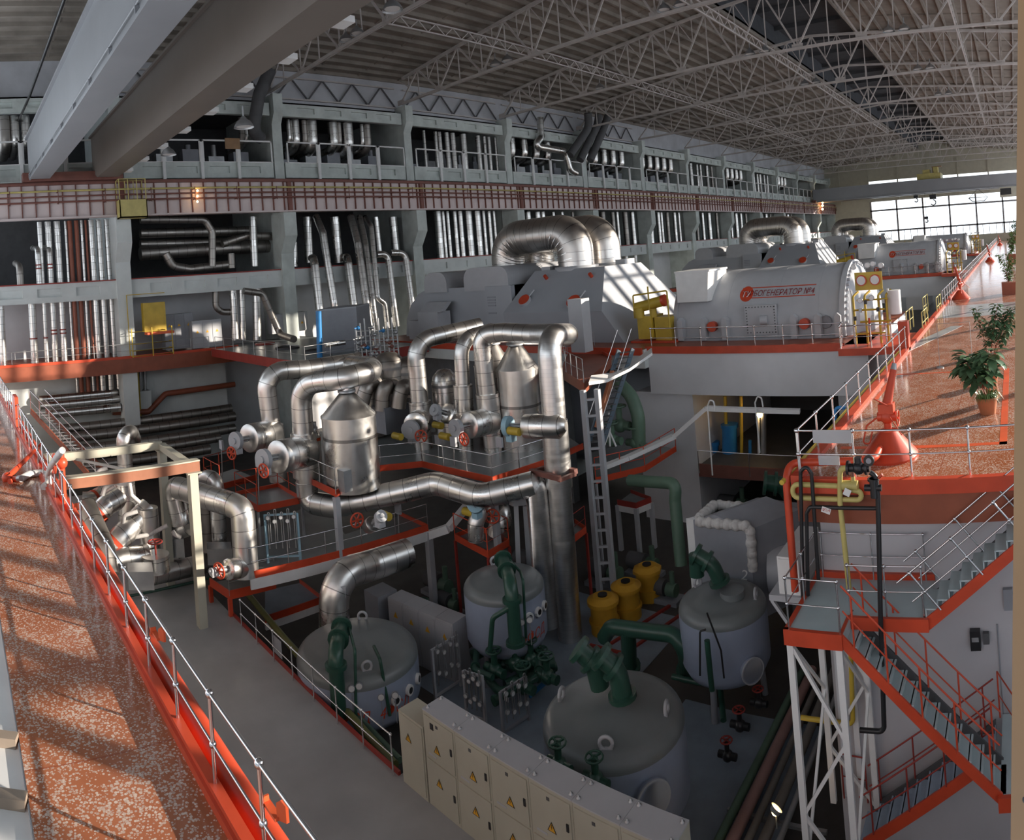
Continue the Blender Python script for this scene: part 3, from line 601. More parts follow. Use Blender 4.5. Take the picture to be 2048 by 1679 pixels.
    for r0, r1 in zip(rows, rows[1:]):
        for i in range(n): m.face((r0 + i, r1 + i, r1 + (i + 1) % n, r0 + (i + 1) % n))
    for z in (2.33, 2.88): k = m.add([g(-15.7, z - .025, .012), g(-11.2, z - .025, .012), g(-11.2, z + .025, .012), g(-15.7, z + .025, .012)]); m.face((k, k + 1, k + 2, k + 3))
    P(sh(m), 'red_disc', RED, c); return t
def turbine(dy, num, where):
    t = thing('steam_turbine', f'grey cased steam turbine with sloping hood beside turbogenerator {num}', 'turbine', (-33, UY + dy, 0), 'steam turbines')
    def P(mb, n, mt, par=None): mb.v = [(x, y + dy, z) for x, y, z in mb.v]; return mb.build(n, mt, par or t)
    A = [(34.9, 0), (34.3, 2.05), (36.9, 4.75), (41.5, 4.75), (44, 2.05), (43.5, 0)]
    m = MB(); L = [(-33.2, -.05), (-32.6, 2.05), (-31.9, 4.75)]; xr = {0: -23.2, 2.05: -24.3, 4.75: -25.6}; xl = {0: -33.0, 2.05: -32.7, 4.75: -31.7}
    k = m.add([(xl[z], y, z) for y, z in A] + [(xr[z], y, z) for y, z in A]); n = len(A)
    m.face([k + i for i in range(n)][::-1][::-1]); m.face([k + n + i for i in range(n)][::-1])
    for i in range(n): j = (i + 1) % n; m.face((k + i, k + n + i, k + n + j, k + j))
    hood = P(m, 'exhaust_hood', GREY)
    def onslope(x, z): f = (z - 2.05) / 2.7; return Vector((x, 34.3 + 2.6 * f, z))
    nrm = Vector((0, -2.7, 2.6)).normalized()
    for x, z, r in ((-31.1, 2.75, .42), (-26.7, 2.55, .5)):
        p = onslope(x, z); o = P(MB().cyl(p, p + nrm * .22, r + .04, 20), 'manhole', LGREY, hood); P(MB().cyl(p + nrm * .22, p + nrm * .27, r, 20), 'red_cover', RED, hood)
        P(MB().bar(p + nrm * .1 + Vector((r, 0, .3)), p + nrm * .1 + Vector((r + .25, .3, .7)), .08), 'hinge', LGREY, hood)
    for x, z in ((-30.2, 4.2), (-26.3, 4.15)): p = onslope(x, z); P(MB().cyl(p, p + nrm * .3, .13, 12), 'nozzle', RED, hood)
    P(MB().box(-31.4, -30.6, 37.3, 38.5, 4.75, 5.0), 'top_hatch', LGREY); P(MB().box(-26.8, -26.0, 40, 41.3, 4.7, 5.1), 'top_hatch', LGREY)
    def hoodbox(x0, x1, y0, y1, z1, r, nm, mt, z0=0., side='y'):
        m = MB(); N = 10   # rounded towards the camera side along Y and along X ends
        pr = [(y0, z0)] + [(y0 + r - r * cos(pi / 2 * i / N), z1 - r + r * sin(pi / 2 * i / N)) for i in range(N + 1)] + [(y1 - r + r * sin(pi / 2 * i / N), z1 - r + r * cos(pi / 2 * i / N)) for i in range(N + 1)] + [(y1, z0)]
        k = m.add([(x0, y, z) for y, z in pr] + [(x1, y, z) for y, z in pr]); Lp = len(pr)
        for i in range(Lp - 1): m.face((k + i, k + Lp + i, k + Lp + i + 1, k + i + 1), True)
        k2 = m.add([(x0, y, z) for y, z in pr] + [(x1, y, z) for y, z in pr]); m.face([k2 + i for i in range(Lp)]); m.face([k2 + Lp + i for i in range(Lp)][::-1]); return P(m, nm, mt)
    # high pressure casing: side outline rounded at the left end
    pr = [(-45.4, 0), (-45.2, 1.4), (-44.5, 2.6), (-43.4, 3.5), (-42.2, 3.9), (-32.6, 3.9), (-32.6, 0)]
    P(MB().prism([(x, 35.6, z) for x, z in pr], (0, 7, 0)), 'casing_cover', GREY)
    for a, b, z1 in ((-42.3, -39.6, 5.2), (-37.6, -33.0, 5.35)):
        pr = [(a, 3.6), (a, z1 - .9)] + [(a + .9 - .9 * cos(pi / 2 * i / 6), z1 - .9 + .9 * sin(pi / 2 * i / 6)) for i in range(1, 7)] + [(b - .9 + .9 * sin(pi / 2 * i / 6), z1 - .9 + .9 * cos(pi / 2 * i / 6)) for i in range(1, 7)] + [(b, 3.6)]
        P(MB().prism([(x, 35.4, z) for x, z in pr], (0, 7.2, 0)), 'casing_hump', LGREY)
    P(MB().box(-35.2, -32.6, 35.2, 42.5, 0, 3.9), 'casing_end', GREY)
    m = MB()
    for z in (2.45, 2.65, 2.85, 3.05, 1.9): m.box(-35.0, -34.2, 35.17, 35.2, z, z + .12)
    P(m, 'louvre', MGREY)
    return t
def duct(dy, y, lab):
    Y = y + dy; pts = [(-28.9, Y, 4.7), (-28.9, Y, 7.35), (-35.4, Y, 7.35), (-35.4, Y, 4.2)]
    t = thing('crossover_duct', lab, 'duct', (-28.3, Y, 4.75), 'crossover ducts')
    MB().tube(pts, 1.28, 28, 2.4, 10).build('duct', SILW, t)
    MB().lathe((-28.9, Y, 4.6), (0, 0, 1), [(1.55, 0), (1.55, .3), (1.25, .32), (1.25, .5)], 28).build('flange', LGREY, t)
    m = MB()
    for c, a0, sx in (((-31.3, 4.95), 0, 1), ((-33.0, 4.95), 0, -1)):
        for i in range(1, 9):
            a = pi / 2 * i / 9; ctr = Vector((c[0] + sx * 2.4 * cos(a), Y, c[1] + 2.4 * sin(a))); d = Vector((-sx * sin(a), 0, cos(a))) * .025
            m.cyl(ctr - d, ctr + d, 1.30, 28, caps=False)
    m.build('seam_rings', SIL, t); return t
def gauge_stand(dy, where):
    t = thing('gauge_stand', f'yellow pipe and gauge rack at the end of the generator, {where}', 'gauge rack', (-7.4, 33.2 + dy, 0), 'yellow gauge racks')
    def P(mb, n, mt, par=None): mb.v = [(x, y + dy, z) for x, y, z in mb.v]; return mb.build(n, mt, par or t)
    for x in (-8.3, -7.7, -7.0, -6.6): P(MB().tube([(x, 33.2, 0), (x, 33.2, 2.4), (x + .2, 33.6, 2.6)], .06, 8, .15), 'pipe', YEL)
    for z, x in ((.5, -8.3), (1.1, -8.0), (1.7, -8.3), (2.2, -8.1)): P(MB().cyl((x, 33.15, z), (x + 1.6, 33.15, z), .05, 8), 'pipe', YEL)
    pl = P(MB().box(-8.1, -6.7, 33.05, 33.12, 2.7, 3.6), 'panel', YEL)
    for x in (-7.75, -7.05): P(MB().cyl((x, 33.05, 3.2), (x, 32.95, 3.2), .27, 20), 'gauge_rim', RED, pl); P(MB().cyl((x, 32.96, 3.2), (x, 32.93, 3.2), .22, 20), 'gauge_face', WHT, pl)
    for x, z in ((-8.1, 3.9), (-7.4, 3.95), (-7.1, 4.0), (-6.7, 3.9), (-7.9, 2.2), (-7.3, 2.3)): g = P(MB().cyl((x, 33.1, z), (x, 32.98, z), .14, 14), 'small_gauge', STL); P(MB().cyl((x, 32.98, z), (x, 32.97, z), .11, 14), 'dial', WHT, g)
    for i in range(6): P(MB().box(-8.3 + i * .3, -8.15 + i * .3, 33, 33.2, 1.2 + (i % 3) * .4, 1.4 + (i % 3) * .4), 'valve', STL if i % 2 else BLK)
    P(MB().cyl((-6.2, 33.4, 1.4), (-6.2, 33.4, 2.6), .32, 16), 'cylinder', WHT)
    m = MB()
    for x in (-8.4, -6.5): m.bar((x, 33.3, 0), (x, 33.3, 2.7), .08)
    P(m, 'frame', WHT); P(MB().cyl((-7.5, 33, .1), (-7.5, 33, 1.3), .05, 8), 'hand_valve', RED)
    return t
def servo(dy, where):
    t = thing('oil_servo', f'yellow oil servo block with pipes beside the turbine hood, {where}', 'servo', (-21, 35.5 + dy, 1.0), 'yellow oil servos')
    def P(mb, n, mt, par=None): mb.v = [(x, y + dy, z) for x, y, z in mb.v]; return mb.build(n, mt, par or t)
    P(MB().box(-22.2, -21.2, 35, 36.5, .2, 1.6).box(-21.1, -20, 35.2, 36.5, .1, 1.5), 'block', YEL); P(MB().cyl((-22.3, 35.2, 2.1), (-20.3, 35.2, 2.5), .33, 14), 'cylinder', YEL)
    P(MB().cyl((-20.4, 35.2, 2.48), (-20.2, 35.2, 2.52), .36, 14), 'end_ring', RED); P(MB().cyl((-22, 35, 1.5), (-22, 35, 2.1), .3, 12).cyl((-21.2, 35.3, 1.5), (-21.2, 35.3, 2.6), .22, 12), 'housing', YEL)
    P(MB().tube([(-22.3, 34.9, 1.5), (-22.3, 34.9, 2.9), (-19.9, 34.9, 3.1), (-19.9, 34.9, .8)], .05, 8, .1).tube([(-21.2, 34.9, 2), (-21.2, 34.9, 3.4)], .05, 8), 'pipe', YEL)
    P(MB().box(-22.6, -19.6, 34.7, 36.7, .0, .12), 'base', RED); return t
WHERE = {4: 'nearest one on the raised deck', 5: 'second one down the hall', 6: 'third one down the hall', 7: 'far one by the end window'}
for i, n in enumerate((4, 5, 6)):
    dy = 47.4 * i
    generator(dy, n, WHERE[n]); turbine(dy, n, WHERE[n])
    duct(dy, 38.2, f'large silver crossover duct over turbine {n}, the front one of the pair'); duct(dy, 41.7, f'large silver crossover duct over turbine {n}, the rear one of the pair')
    gauge_stand(dy, f'unit {n}'); servo(dy, f'unit {n}')
    o = solo('control_cabinet', MB().box(-41.6, -39.2, 33.9 + dy, 35.2 + dy, 0, 2.2).prism([(-41.4, 33.9 + dy, 2.2), (-38.9, 33.9 + dy, 2.2), (-38.9, 34.7 + dy, 2.9), (-41.4, 34.7 + dy, 2.9)], (0, .5, 0)).box(-43, -41.7, 34 + dy, 35.2 + dy, 0, 1.5), LGREY, f'pale control cabinet in front of turbine {n}', 'cabinet', 'turbine control cabinets')
    # concrete pedestal
    for (x0, x1, y0, y1, z0, z1, nm) in ((-20.4, -7.7, 33, 45.5, -2.6, -.02, 'pedestal_slab'), (-46.5, -20.4, 32.6, 45.5, -1.1, -.02, 'pedestal_slab'), (-21.6, -17.9, 33.3, 45.5, ZPIT, -2.6, 'pedestal_column'), (-10.0, -8.0, 35, 45.5, ZPIT, -2.6, 'pedestal_column'), (-33, -30, 35, 45.5, ZPIT, -1.1, 'pedestal_column'), (-46, -43, 35, 45.5, ZPIT, -1.1, 'pedestal_column')):
        o = MB().box(x0, x1, y0 + dy, y1 + dy, z0, z1).build(nm, CONW if x0 > -25 else CON); o['kind'] = 'structure'; o['category'] = 'pedestal'; o['label'] = f"white concrete {nm.replace('_', ' ')} of unit {n}, {('first', 'second', 'third', 'fourth', 'fifth', 'sixth')[int((-x0) // 9)]} strip from the red floor"
    m = MB().box(-20.5, -8.9, 32.92 + dy, 33.0 + dy, -.30, .10).box(-20.4, -8.9, 32.95 + dy, 33.1 + dy, -.05, .1).box(-46.5, -20.5, 32.5 + dy, 32.6 + dy, -.35, .08)
    o = m.build('pedestal_edge', RED); o['kind'] = 'structure'; o['category'] = 'edge'; o['label'] = f'red edge strip of the deck of unit {n}'
    m = MB().box(-8.9, -5.6, 31.8 + dy, 36 + dy, -.35, -.0); o = m.build('deck_bridge', RED); o['kind'] = 'structure'; o['category'] = 'deck'; o['label'] = f'red edged bridge deck between unit {n} and the red floor'
    o = MB().box(-20.4, -7.7, 33.1 + dy, 45.5 + dy, -.02, .0).box(-46.5, -20.4, 32.6 + dy, 45.5 + dy, -.02, 0).build('deck_floor', BRN); o['kind'] = 'structure'; o['category'] = 'floor'; o['label'] = f'red brown deck floor under unit {n}'
    railing(f'steel railing along the front of the generator deck of unit {n}', [(-20.2, 33.15 + dy, 0), (-9.0, 33.15 + dy, 0)], 1.1, 1.55, r=.03, group='deck railings')
    if i == 0: railing('steel railing around the bridge by the yellow gauge rack', [(-9.0, 33.15, 0), (-8.8, 31.95, 0), (-5.7, 31.95, 0)], 1.1, .8, r=.03, group='deck railings')
o = solo('tall_cabinet', box(-24.5, -23.5, 31.2, 32.0, -.0, 3.1), LGREY, 'tall white cabinet standing before the turbine hood', 'cabinet')
o = MB().box(-46.4, -27, 33.4, 34, ZPIT, -1.12).build('sun_block_wall', paint('sun block grey', (.16, .165, .17), .8)); o['kind'] = 'structure'; o['category'] = 'wall'; o['label'] = 'added dark wall keeping the sun from under the deck of unit 4'  # added wall, blocks sun and view beneath the turbine deck
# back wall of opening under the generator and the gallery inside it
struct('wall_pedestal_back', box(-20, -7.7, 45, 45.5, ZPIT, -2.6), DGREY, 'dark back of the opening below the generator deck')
# ------------------------------------------------------------------ right floor: railings, hydrants, plants
railing('polished railing along the front edge of the red floor above the stairs', [(-5.3, 14.85, 0), (-1.35, 14.85, 0), (1.2, 14.85, 0)], 1.1, 1.3, r=.025, group='red floor railings')
railing('polished railing along the left edge of the red floor before the red post box', [(-5.33, 14.85, 0), (-5.33, 30.6, 0)], 1.1, 1.55, r=.025, group='red floor railings')
railing('polished railing along the left edge of the red floor past the pale tile strip', [(-5.33, 47, 0), (-5.33, 80, 0)], 1.1, 1.7, r=.03, group='red floor railings')
railing('far railing along the left edge of the red floor towards the end window', [(-5.33, 82, 0), (-5.33, 127, 0)], 1.1, 2.2, r=.035, group='red floor railings')
railing('farthest railing on the red floor by the end wall', [(-5.33, 130, 0), (-5.33, 200, 0)], 1.1, 3.5, r=.04, group='red floor railings')
for i, (y0, x) in enumerate(((36.5, -5.35), (37.0, -6.3), (43.5, -5.35), (44, -6.3))): railing(f'short cream handrail at the steps by the tile strip, {ORD[i]} of four', [(x, y0, -.2), (x, y0 + 2.4, -.2)], 1.2, 1.2, YELP, .03, mids=1, group='short handrails', knob=False)
solo('post_box', box(-5.65, -5.2, 30.7, 31.2, -.05, 1.35), RED, 'red box post on the edge of the red floor beside the bridge', 'post')
for i, (px, py, h) in enumerate(((1664, 873, .3), (1658, 920, .22))):
    q = pyy(px, py, 14.8); w = .46 if i == 0 else .25
    solo('railing_sign', box(q.x - w, q.x + w, 14.79, 14.81, q.z - h / 2, q.z + h / 2), LGREY, ('large blank grey plate on the top rail', 'small blank grey plate below the rail')[i], 'sign')
def hydrant(p, lab, s=1., tilt=.25, yaw=0.):
    p = Vector(p); t = thing('fire_monitor', lab, 'fire monitor', p, 'red fire monitors'); V = lambda x, y, z: p + Vector((x * cos(yaw) - y * sin(yaw), x * sin(yaw) + y * cos(yaw), z)) * s
    MB().sharp_lathe(p, (0, 0, 1), [(.72, 0), (.72, .05)], 14).lathe(p, (0, 0, 1), [(.72, .05), (.22, .66)], 14, False).lathe(p, (0, 0, 1), [(.22, .66), (.001, .66)], 14, False).build('conical_base', RED, t)
    MB().cyl(V(0, 0, .66), V(0, 0, .95), .10, 12).ball(V(0, 0, 1.05), .19, 12).cyl(V(-.25, 0, 1.05), V(.25, 0, 1.05), .12, 12).box(*[c for a in zip(V(-.2, -.15, 1.15), V(.2, .15, 1.4)) for c in sorted(a)]).build('body', RED, t)
    a, b = V(0, .05, 1.3), V(.22, .9 * sin(tilt), 2.35); m = lerp(a, b, .85)
    MB().cyl(a, lerp(a, b, .5), .13, 12, .10).cyl(lerp(a, b, .5), m, .10, 12, .085).build('barrel', RED, t); MB().cyl(m, b, .085, 12, .06).build('nozzle', STL, t)
    MB().tube([V(.28 + .18 * 0, .2 * cos(k * pi / 5), 1.0 + .2 * sin(k * pi / 5)) for k in range(11)], .018, 6).cyl(V(.25, 0, 1), V(.3, 0, 1), .03, 8).build('hand_wheel', RED, t)
    MB().tube([V(-.25, -.1, 1.05), V(-.5, -.3, .9), V(-.62, -.35, .45), V(-.45, -.3, .42), V(-.35, -.25, .8)], .022, 6, .08).tube([V(.15, -.1, 1.3), V(-.25, -.3, 1.6)], .02, 6).tube([V(.1, -.2, 1.1), V(.45, -.5, .7)], .015, 6).build('levers', RED, t)
    return t
hydrant((-3.45, 16.35, 0), 'red fire monitor on a conical base at the front corner of the red floor', .95, .5)
for px, py, lab in ((1922, 597, 'red fire monitor on a conical base beside the first tall plant row'), (1980, 523, 'small red fire monitor far down the red floor'), (2000, 490, 'tiny red fire monitor farthest down the red floor')):
    q = pz(px, py, 0); hydrant(q, lab, 1.1, .5, 1.2)
pipe('fire_main', 'red fire main climbing the corner of the red floor', [(-5.58, 14.6, -2.6), (-5.58, 14.6, .05), (-5.58, 14.95, .3), (-3.6, 15.2, .3), (-3.6, 15.9, .35)], .09, RED, rb=.3)
pipe('gas_main', 'yellow pipe running along the outer kerb of the red floor', [(-5.62, 14.4, .02), (-5.62, 30.4, .02)], .06, YEL)
pipe('gas_main', 'blue hooked pipe beside the red floor kerb', [pyy(1671, 850, 21), pyy(1671, 815, 21), pyy(1690, 815, 21)], .06, BLU, rb=.12)
# plants
def plant(p, lab, H, R, n, leaf, mat, potr=.3, poth=.42, square=False, seed=1, low=.25, grass=False, lean=Vector((0, 0, 0))):
    p = Vector(p); rnd = random.Random(seed); t = thing('potted_plant', lab, 'plant', p, 'potted plants')
    if square: MB().box(p.x - potr, p.x + potr, p.y - potr, p.y + potr, p.z, p.z + poth).build('pot', BRN, t)
    else: MB().lathe(p, (0, 0, 1), [(potr * .72, 0), (potr * .95, poth * .85)], 20).lathe(p, (0, 0, 1), [(potr * 1.03, poth * .85), (potr * 1.05, poth), (potr * .92, poth), (potr * .9, poth * .9)], 20).build('pot', TERC, t)
    MB().lathe(p + Vector((0, 0, poth * .9)), (0, 0, 1), [(potr * .92, 0), (.001, .02)], 16, False).build('soil', SOIL, t)
    st = MB(); fo = MB(); tips = []
    for k in range(7):
        a = rnd.uniform(0, 6.28); d = (Vector((cos(a), sin(a), 0)) * rnd.uniform(.3, .9) + lean) * R; h = H * rnd.uniform(.55, 1)
        pts = [p + Vector((0, 0, poth * .9)), p + d * .3 + Vector((0, 0, poth + h * .4)), p + d * .7 + Vector((0, 0, poth + h * .75)), p + d + Vector((0, 0, poth + h))]
        st.tube(pts, .018, 6, .2, r2=.008); tips.append(pts)
    for k in range(n):
        pts = rnd.choice(tips); f = rnd.uniform(low, 1) * 2.999; i = int(f); c = lerp(pts[i], pts[i + 1], f - i)
        a = rnd.uniform(0, 6.28); d = Vector((cos(a), sin(a), rnd.uniform(-.5, .5))).normalized(); s = d.cross(Vector((0, 0, 1))).normalized(); u = s.cross(d).normalized(); L = leaf * rnd.uniform(.7, 1.2); w = L * .27; c = c + d * rnd.uniform(.02, leaf * .5)
        prof = [(0, 0), (.18, .6), (.45, 1), (.75, .75), (1, 0)]; rows = []
        for q, ww in prof:
            ctr = c + d * L * q - u * L * .35 * q * q
            rows.append(fo.add([ctr + s * w * ww + u * w * ww * .3, ctr, ctr - s * w * ww + u * w * ww * .3]))
        for r0, r1 in zip(rows, rows[1:]): fo.face((r0, r0 + 1, r1 + 1, r1), True); fo.face((r0 + 1, r0 + 2, r1 + 2, r1 + 1), True)
    st.build('stems', BRN, t); o = fo.build('foliage', mat, t)
    if grass:
        g = MB()
        for k in range(160):
            a = rnd.uniform(0, 6.28); d = Vector((cos(a), sin(a), 0)); b = p + d * potr * rnd.uniform(.2, .9) + Vector((0, 0, poth * .92)); s = Vector((-sin(a), cos(a), 0)) * .012
            m1 = b + d * .12 + Vector((0, 0, rnd.uniform(.08, .2))); e = b + d * rnd.uniform(.18, .34) + Vector((0, 0, rnd.uniform(-.15, .1)))
            k0 = g.add([b - s, b + s, m1 + s, m1 - s, e]); g.face((k0, k0 + 1, k0 + 2, k0 + 3)); g.face((k0 + 3, k0 + 2, k0 + 4))
        g.build('grass_tufts', LEAFL, t)
    return t
plant(pz(1976, 826, 0), 'broad leaved rubber plant in a round terracotta pot with grass', 1.6, 1.15, 230, .47, LEAFM, .32, .5, seed=4, grass=True, low=.35, lean=Vector((-.55, 0, 0)))
plant(pz(1982, 766, 0), 'taller small leaved potted plant behind the rubber plant', 2.75, 1.15, 620, .21, LEAFM, .3, .45, seed=9, low=.45, lean=Vector((.55, 0, 0)))
plant(pz(2019, 588, 0), 'tall bushy plant in a square brown tub on the far red floor', 2.6, 1.0, 520, .24, LEAFL, .55, .95, True, 12, low=.1)
plant(pz(2024, 520, 0), 'farther tall green plant at the right edge of the red floor', 3.6, 1.3, 420, .4, LEAFL, .6, .9, True, 15, low=.1)
plant(pz(2034, 480, 0), 'farthest green plant at the right edge before the end window', 5.2, 1.9, 300, .7, LEAFM, .8, 1.2, True, 18, low=.1)
solo('floor_stand', MB().cyl(pz(1880, 735, 0), pz(1880, 735, 0) + Vector((0, 0, .03)), .16, 12).cyl(pz(1880, 735, 0), pz(1880, 735, 0) + Vector((0, 0, 1.75)), .012, 6).cyl(pz(1880, 735, 0) + Vector((0, 0, 1.75)), pz(1880, 735, 0) + Vector((1.3, .1, 1.75)), .012, 6).cyl(pz(1880, 735, 0) + Vector((1.3, .1, 0)), pz(1880, 735, 0) + Vector((1.3, .1, 1.75)), .012, 6), STL, 'thin wire frame standing on the red floor behind the rubber plant', 'frame')
a, b = pd(2167, -30, 1.35), pd(2158, 1720, 1.2); b = lerp(a, b, a.z / (a.z - b.z))
t = thing('ladder_stringer', 'tan orange steel upright with dark slots at the right frame edge', 'upright', b); m = MB().bar(a, b, .05, .25, up=(a.y, -a.x, 0)); m.build('upright', TAN, t)
m = MB()
for k in range(14): c = lerp(a, b, (k + .5) / 14) - Vector((a.x, a.y, 0)).normalized() * .02 - Vector((a.y, -a.x, 0)).normalized() * .1; m.ball(c, .008, 6)
m.build('slots', BLK, t)
# ------------------------------------------------------------------ stairs
ZLA, ZL2 = -2.6, -5.85
t = thing('stair_landing', 'pale blue stair landing with red edges on white trestle legs', 'landing', (-4.7, 14, ZLA))
MB().box(-5.25, -4.1, 13.1, 15.35, ZLA - .03, ZLA).box(-4.1, -2.4, 13.75, 15.35, ZLA - .03, ZLA).build('deck', TILE, t)
MB().box(-5.32, -4.05, 13.02, 13.12, ZLA - .3, ZLA + .03).box(-5.32, -5.22, 13.05, 15.35, ZLA - .3, ZLA + .03).box(-4.12, -4.05, 13.05, 13.75, ZLA - .28, ZLA + .02).box(-4.1, -2.35, 13.68, 13.76, ZLA - .25, ZLA + .03).box(-5.3, -2.4, 15.3, 15.4, ZLA - .05, ZLA + .14).build('edge_channel', RED, t)
for x in (-5.22, -4.15):
    for y in (13.12, 15.1): MB().box(x - .07, x + .07, y - .05, y + .05, ZP, ZLA - .28).build('leg', WHT, t)
m = MB()
for (y, zs) in ((13.12, (-2.9, -4.9, -6.6, -8)), (15.1, (-2.9, -4.9, -6.6, -8))):
    for i in range(3):
        a, b = ((-5.22, -4.15), (-4.15, -5.22), (-5.22, -4.15))[i]; m.bar((a, y, zs[i]), (b, y, zs[i + 1]), .07)
for x in (-5.22, -4.15):
    m.bar((x, 13.12, -2.9), (x, 15.1, -5.2), .06).bar((x, 15.1, -5.2), (x, 13.12, -7.6), .06)
m.bar((-5.2, 13.12, -7.6), (-2, 13.12, -7.75), .05); m.build('bracing', WHT, t)
def flight(lab, x0, z0, x1, z1, y0, y1, n, mat=TILE):
    t = thing('stair_flight', lab, 'stairs', (x0, (y0 + y1) / 2, z0), 'stair flights'); dx, dz = (x1 - x0) / n, (z1 - z0) / n
    sd = 1 if dx > 0 else -1
    for i in range(n):
        xa, xb = sorted((x0 + dx * i, x0 + dx * (i + 1) + sd * .06)); z = z0 + dz * (i + (1 if dz < 0 else .999))
        MB().box(xa, xb, y0 + .04, y1 - .12, z - .03, z).build('tread', mat, t)
    m = MB()
    for i in range(n):
        xa = x0 + dx * (i + (.02 if dz < 0 else .0)); za, zb = sorted((z0 + dz * i, z0 + dz * (i + 1))); m.box(xa - .012, xa + .012, y0 + .04, y1 - .12, za, zb)
    m.build('risers', mat, t)
    for y, mt in ((y0, RED), (y1, DGREY)): MB().prism([(x0, y, z0 - .28), (x1, y, z1 - .28), (x1, y, z1 + .02), (x0, y, z0 + .02)], (0, .05, 0)).build('stringer', mt, t)  # inner stringer coloured dark, standing in for the shaded gap by the wall
    return t
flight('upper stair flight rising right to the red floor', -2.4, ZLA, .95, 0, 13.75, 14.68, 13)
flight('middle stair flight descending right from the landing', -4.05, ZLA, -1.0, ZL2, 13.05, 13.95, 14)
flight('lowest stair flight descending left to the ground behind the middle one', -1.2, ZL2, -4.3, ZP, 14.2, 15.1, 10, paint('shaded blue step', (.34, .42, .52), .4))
t = thing('stair_landing', 'lower red edged stair landing at the right frame edge', 'landing', (-.4, 14, ZL2)); MB().box(-1.05, .9, 13.0, 15.3, ZL2 - .03, ZL2).build('deck', TILE, t); MB().box(-1.1, .9, 12.95, 13.05, ZL2 - .28, ZL2 + .02).build('edge_channel', RED, t); MB().box(-.75, -.6, 13.1, 13.25, ZP, ZL2 - .03).build('leg', WHT, t)
def slope_rail(lab, a, b, mat, perp, n, h=1.0, r=.022):
    a, b = Vector(a), Vector(b); d = (b - a).normalized(); up = Vector((-d.z, 0, d.x)) if perp else Vector((0, 0, 1))
    if up.z < 0: up = -up
    t = thing('stair_railing', lab, 'railing', a, 'stair railings')
    MB().cyl(a + up * h, b + up * h, r, 8).build('handrail', mat, t); MB().cyl(a + up * h * .5, b + up * h * .5, r * .8, 8).build('mid_rail', mat, t)
    for i in range(n):
        p = lerp(a, b, (i + .3) / (n - .4)); m = MB().cyl(p, p + up * h, r * 1.05, 8)
        if mat is CHR: m.ball(p + up * h, r * 2.2).ball(p + up * h * .5, r * 2.)
        m.build('post', mat, t)
slope_rail('polished railing on the outer side of the upper stair flight', (-2.35, 13.72, ZLA), (1.0, 13.72, 0), CHR, True, 4); slope_rail('polished railing on the wall side of the upper stair flight', (-2.35, 14.66, ZLA), (1.0, 14.66, 0), CHR, True, 4)
slope_rail('red railing on the outer side of the middle stair flight', (-4.0, 13.05, ZLA), (-1.0, 13.05, ZL2), RED, False, 5, 1.05, .02); slope_rail('red railing on the inner side of the middle stair flight', (-4.0, 13.97, ZLA), (-1.0, 13.97, ZL2), RED, False, 5, 1.05, .02)
slope_rail('dark red railing on the front side of the lowest stair flight', (-4.3, 14.2, ZP), (-1.2, 14.2, ZL2), REDD, False, 4, 1.0, .02); slope_rail('dark red railing on the wall side of the lowest stair flight', (-4.3, 15.1, ZP), (-1.2, 15.1, ZL2), REDD, False, 4, 1.0, .02)
railing('polished railing around the outer corner of the stair landing', [(-5.22, 15.25, ZLA), (-5.22, 13.1, ZLA), (-4.1, 13.1, ZLA)], 1.1, 1.1, r=.02, group='landing railings')
railing('polished railing along the wall behind the stair landing', [(-5.1, 15.3, ZLA), (-2.6, 15.3, ZLA)], 1.1, 1.0, r=.018, group='landing railings')
railing('polished railing on the front of the narrow landing strip', [(-4.05, 13.8, ZLA), (-2.45, 13.8, ZLA)], 1.1, .8, r=.02, group='landing railings')
railing('red railing at the far side of the lower landing', [(-1.1, 15.2, ZL2), (-.6, 14.1, ZL2), (-.55, 13.1, ZL2)], 1.1, 1.0, RED, .018, group='landing railings', knob=False)
railing('dark red railing beside the ground behind the trestle legs', [(-5.0, 15.25, ZP), (-4.4, 15.2, ZP)], 1.1, .6, REDD, .018, group='landing railings', knob=False)
# pipework on the face of the red floor
def K(l): return [(1420 + x / 2., 840 + y / 2.) for x, y in l]
def fp(pts, Y, r, mat, lab, name='gas_pipe', rb=None): return pipe(name, lab, [pyy(x, y, Y) for x, y in K(pts)], r, mat, rb=rb or r * 2.5, group='pipes on the face of the red floor')
fp([(562, 190), (520, 192), (520, 330), (556, 670)], 14.45, .062, YELP, 'yellow gas pipe dropping from the black valve to the landing')
fp([(556, 264), (332, 255), (330, 308), (604, 318), (606, 286), (545, 274)], 14.5, .06, YELP, 'yellow gas pipe loop in front of the brown fascia'); fp([(332, 262), (470, 50), (520, -20)], 14.6, .045, YEL, 'yellow gas pipe rising along the kerb corner') if 0 else None
fp([(560, 850), (572, 1215), (365, 1188)], 15.2, .06, YEL, 'yellow gas pipe below the landing turning left')
fp([(372, 720), (362, 205), (385, 182), (406, 212), (434, 640)], 14.42, .045, BLK, 'black hairpin pipe at the corner of the red floor', 'black_pipe')
fp([(640, 208), (662, 222), (672, 300), (682, 780), (697, 1245), (600, 1238)], 13.6, .055, BLK, 'long black pipe from the valve past the landing to below', 'black_pipe')
fp([(670, 352), (400, 346), (386, 372), (392, 700)], 14.4, .045, BLK, 'black branch pipe bending down left of the landing', 'black_pipe')
q = pyy(1717, 935, 13.75); t = thing('pressure_valve', 'black flanged valve with a round pressure gauge above the landing', 'valve', q, None)
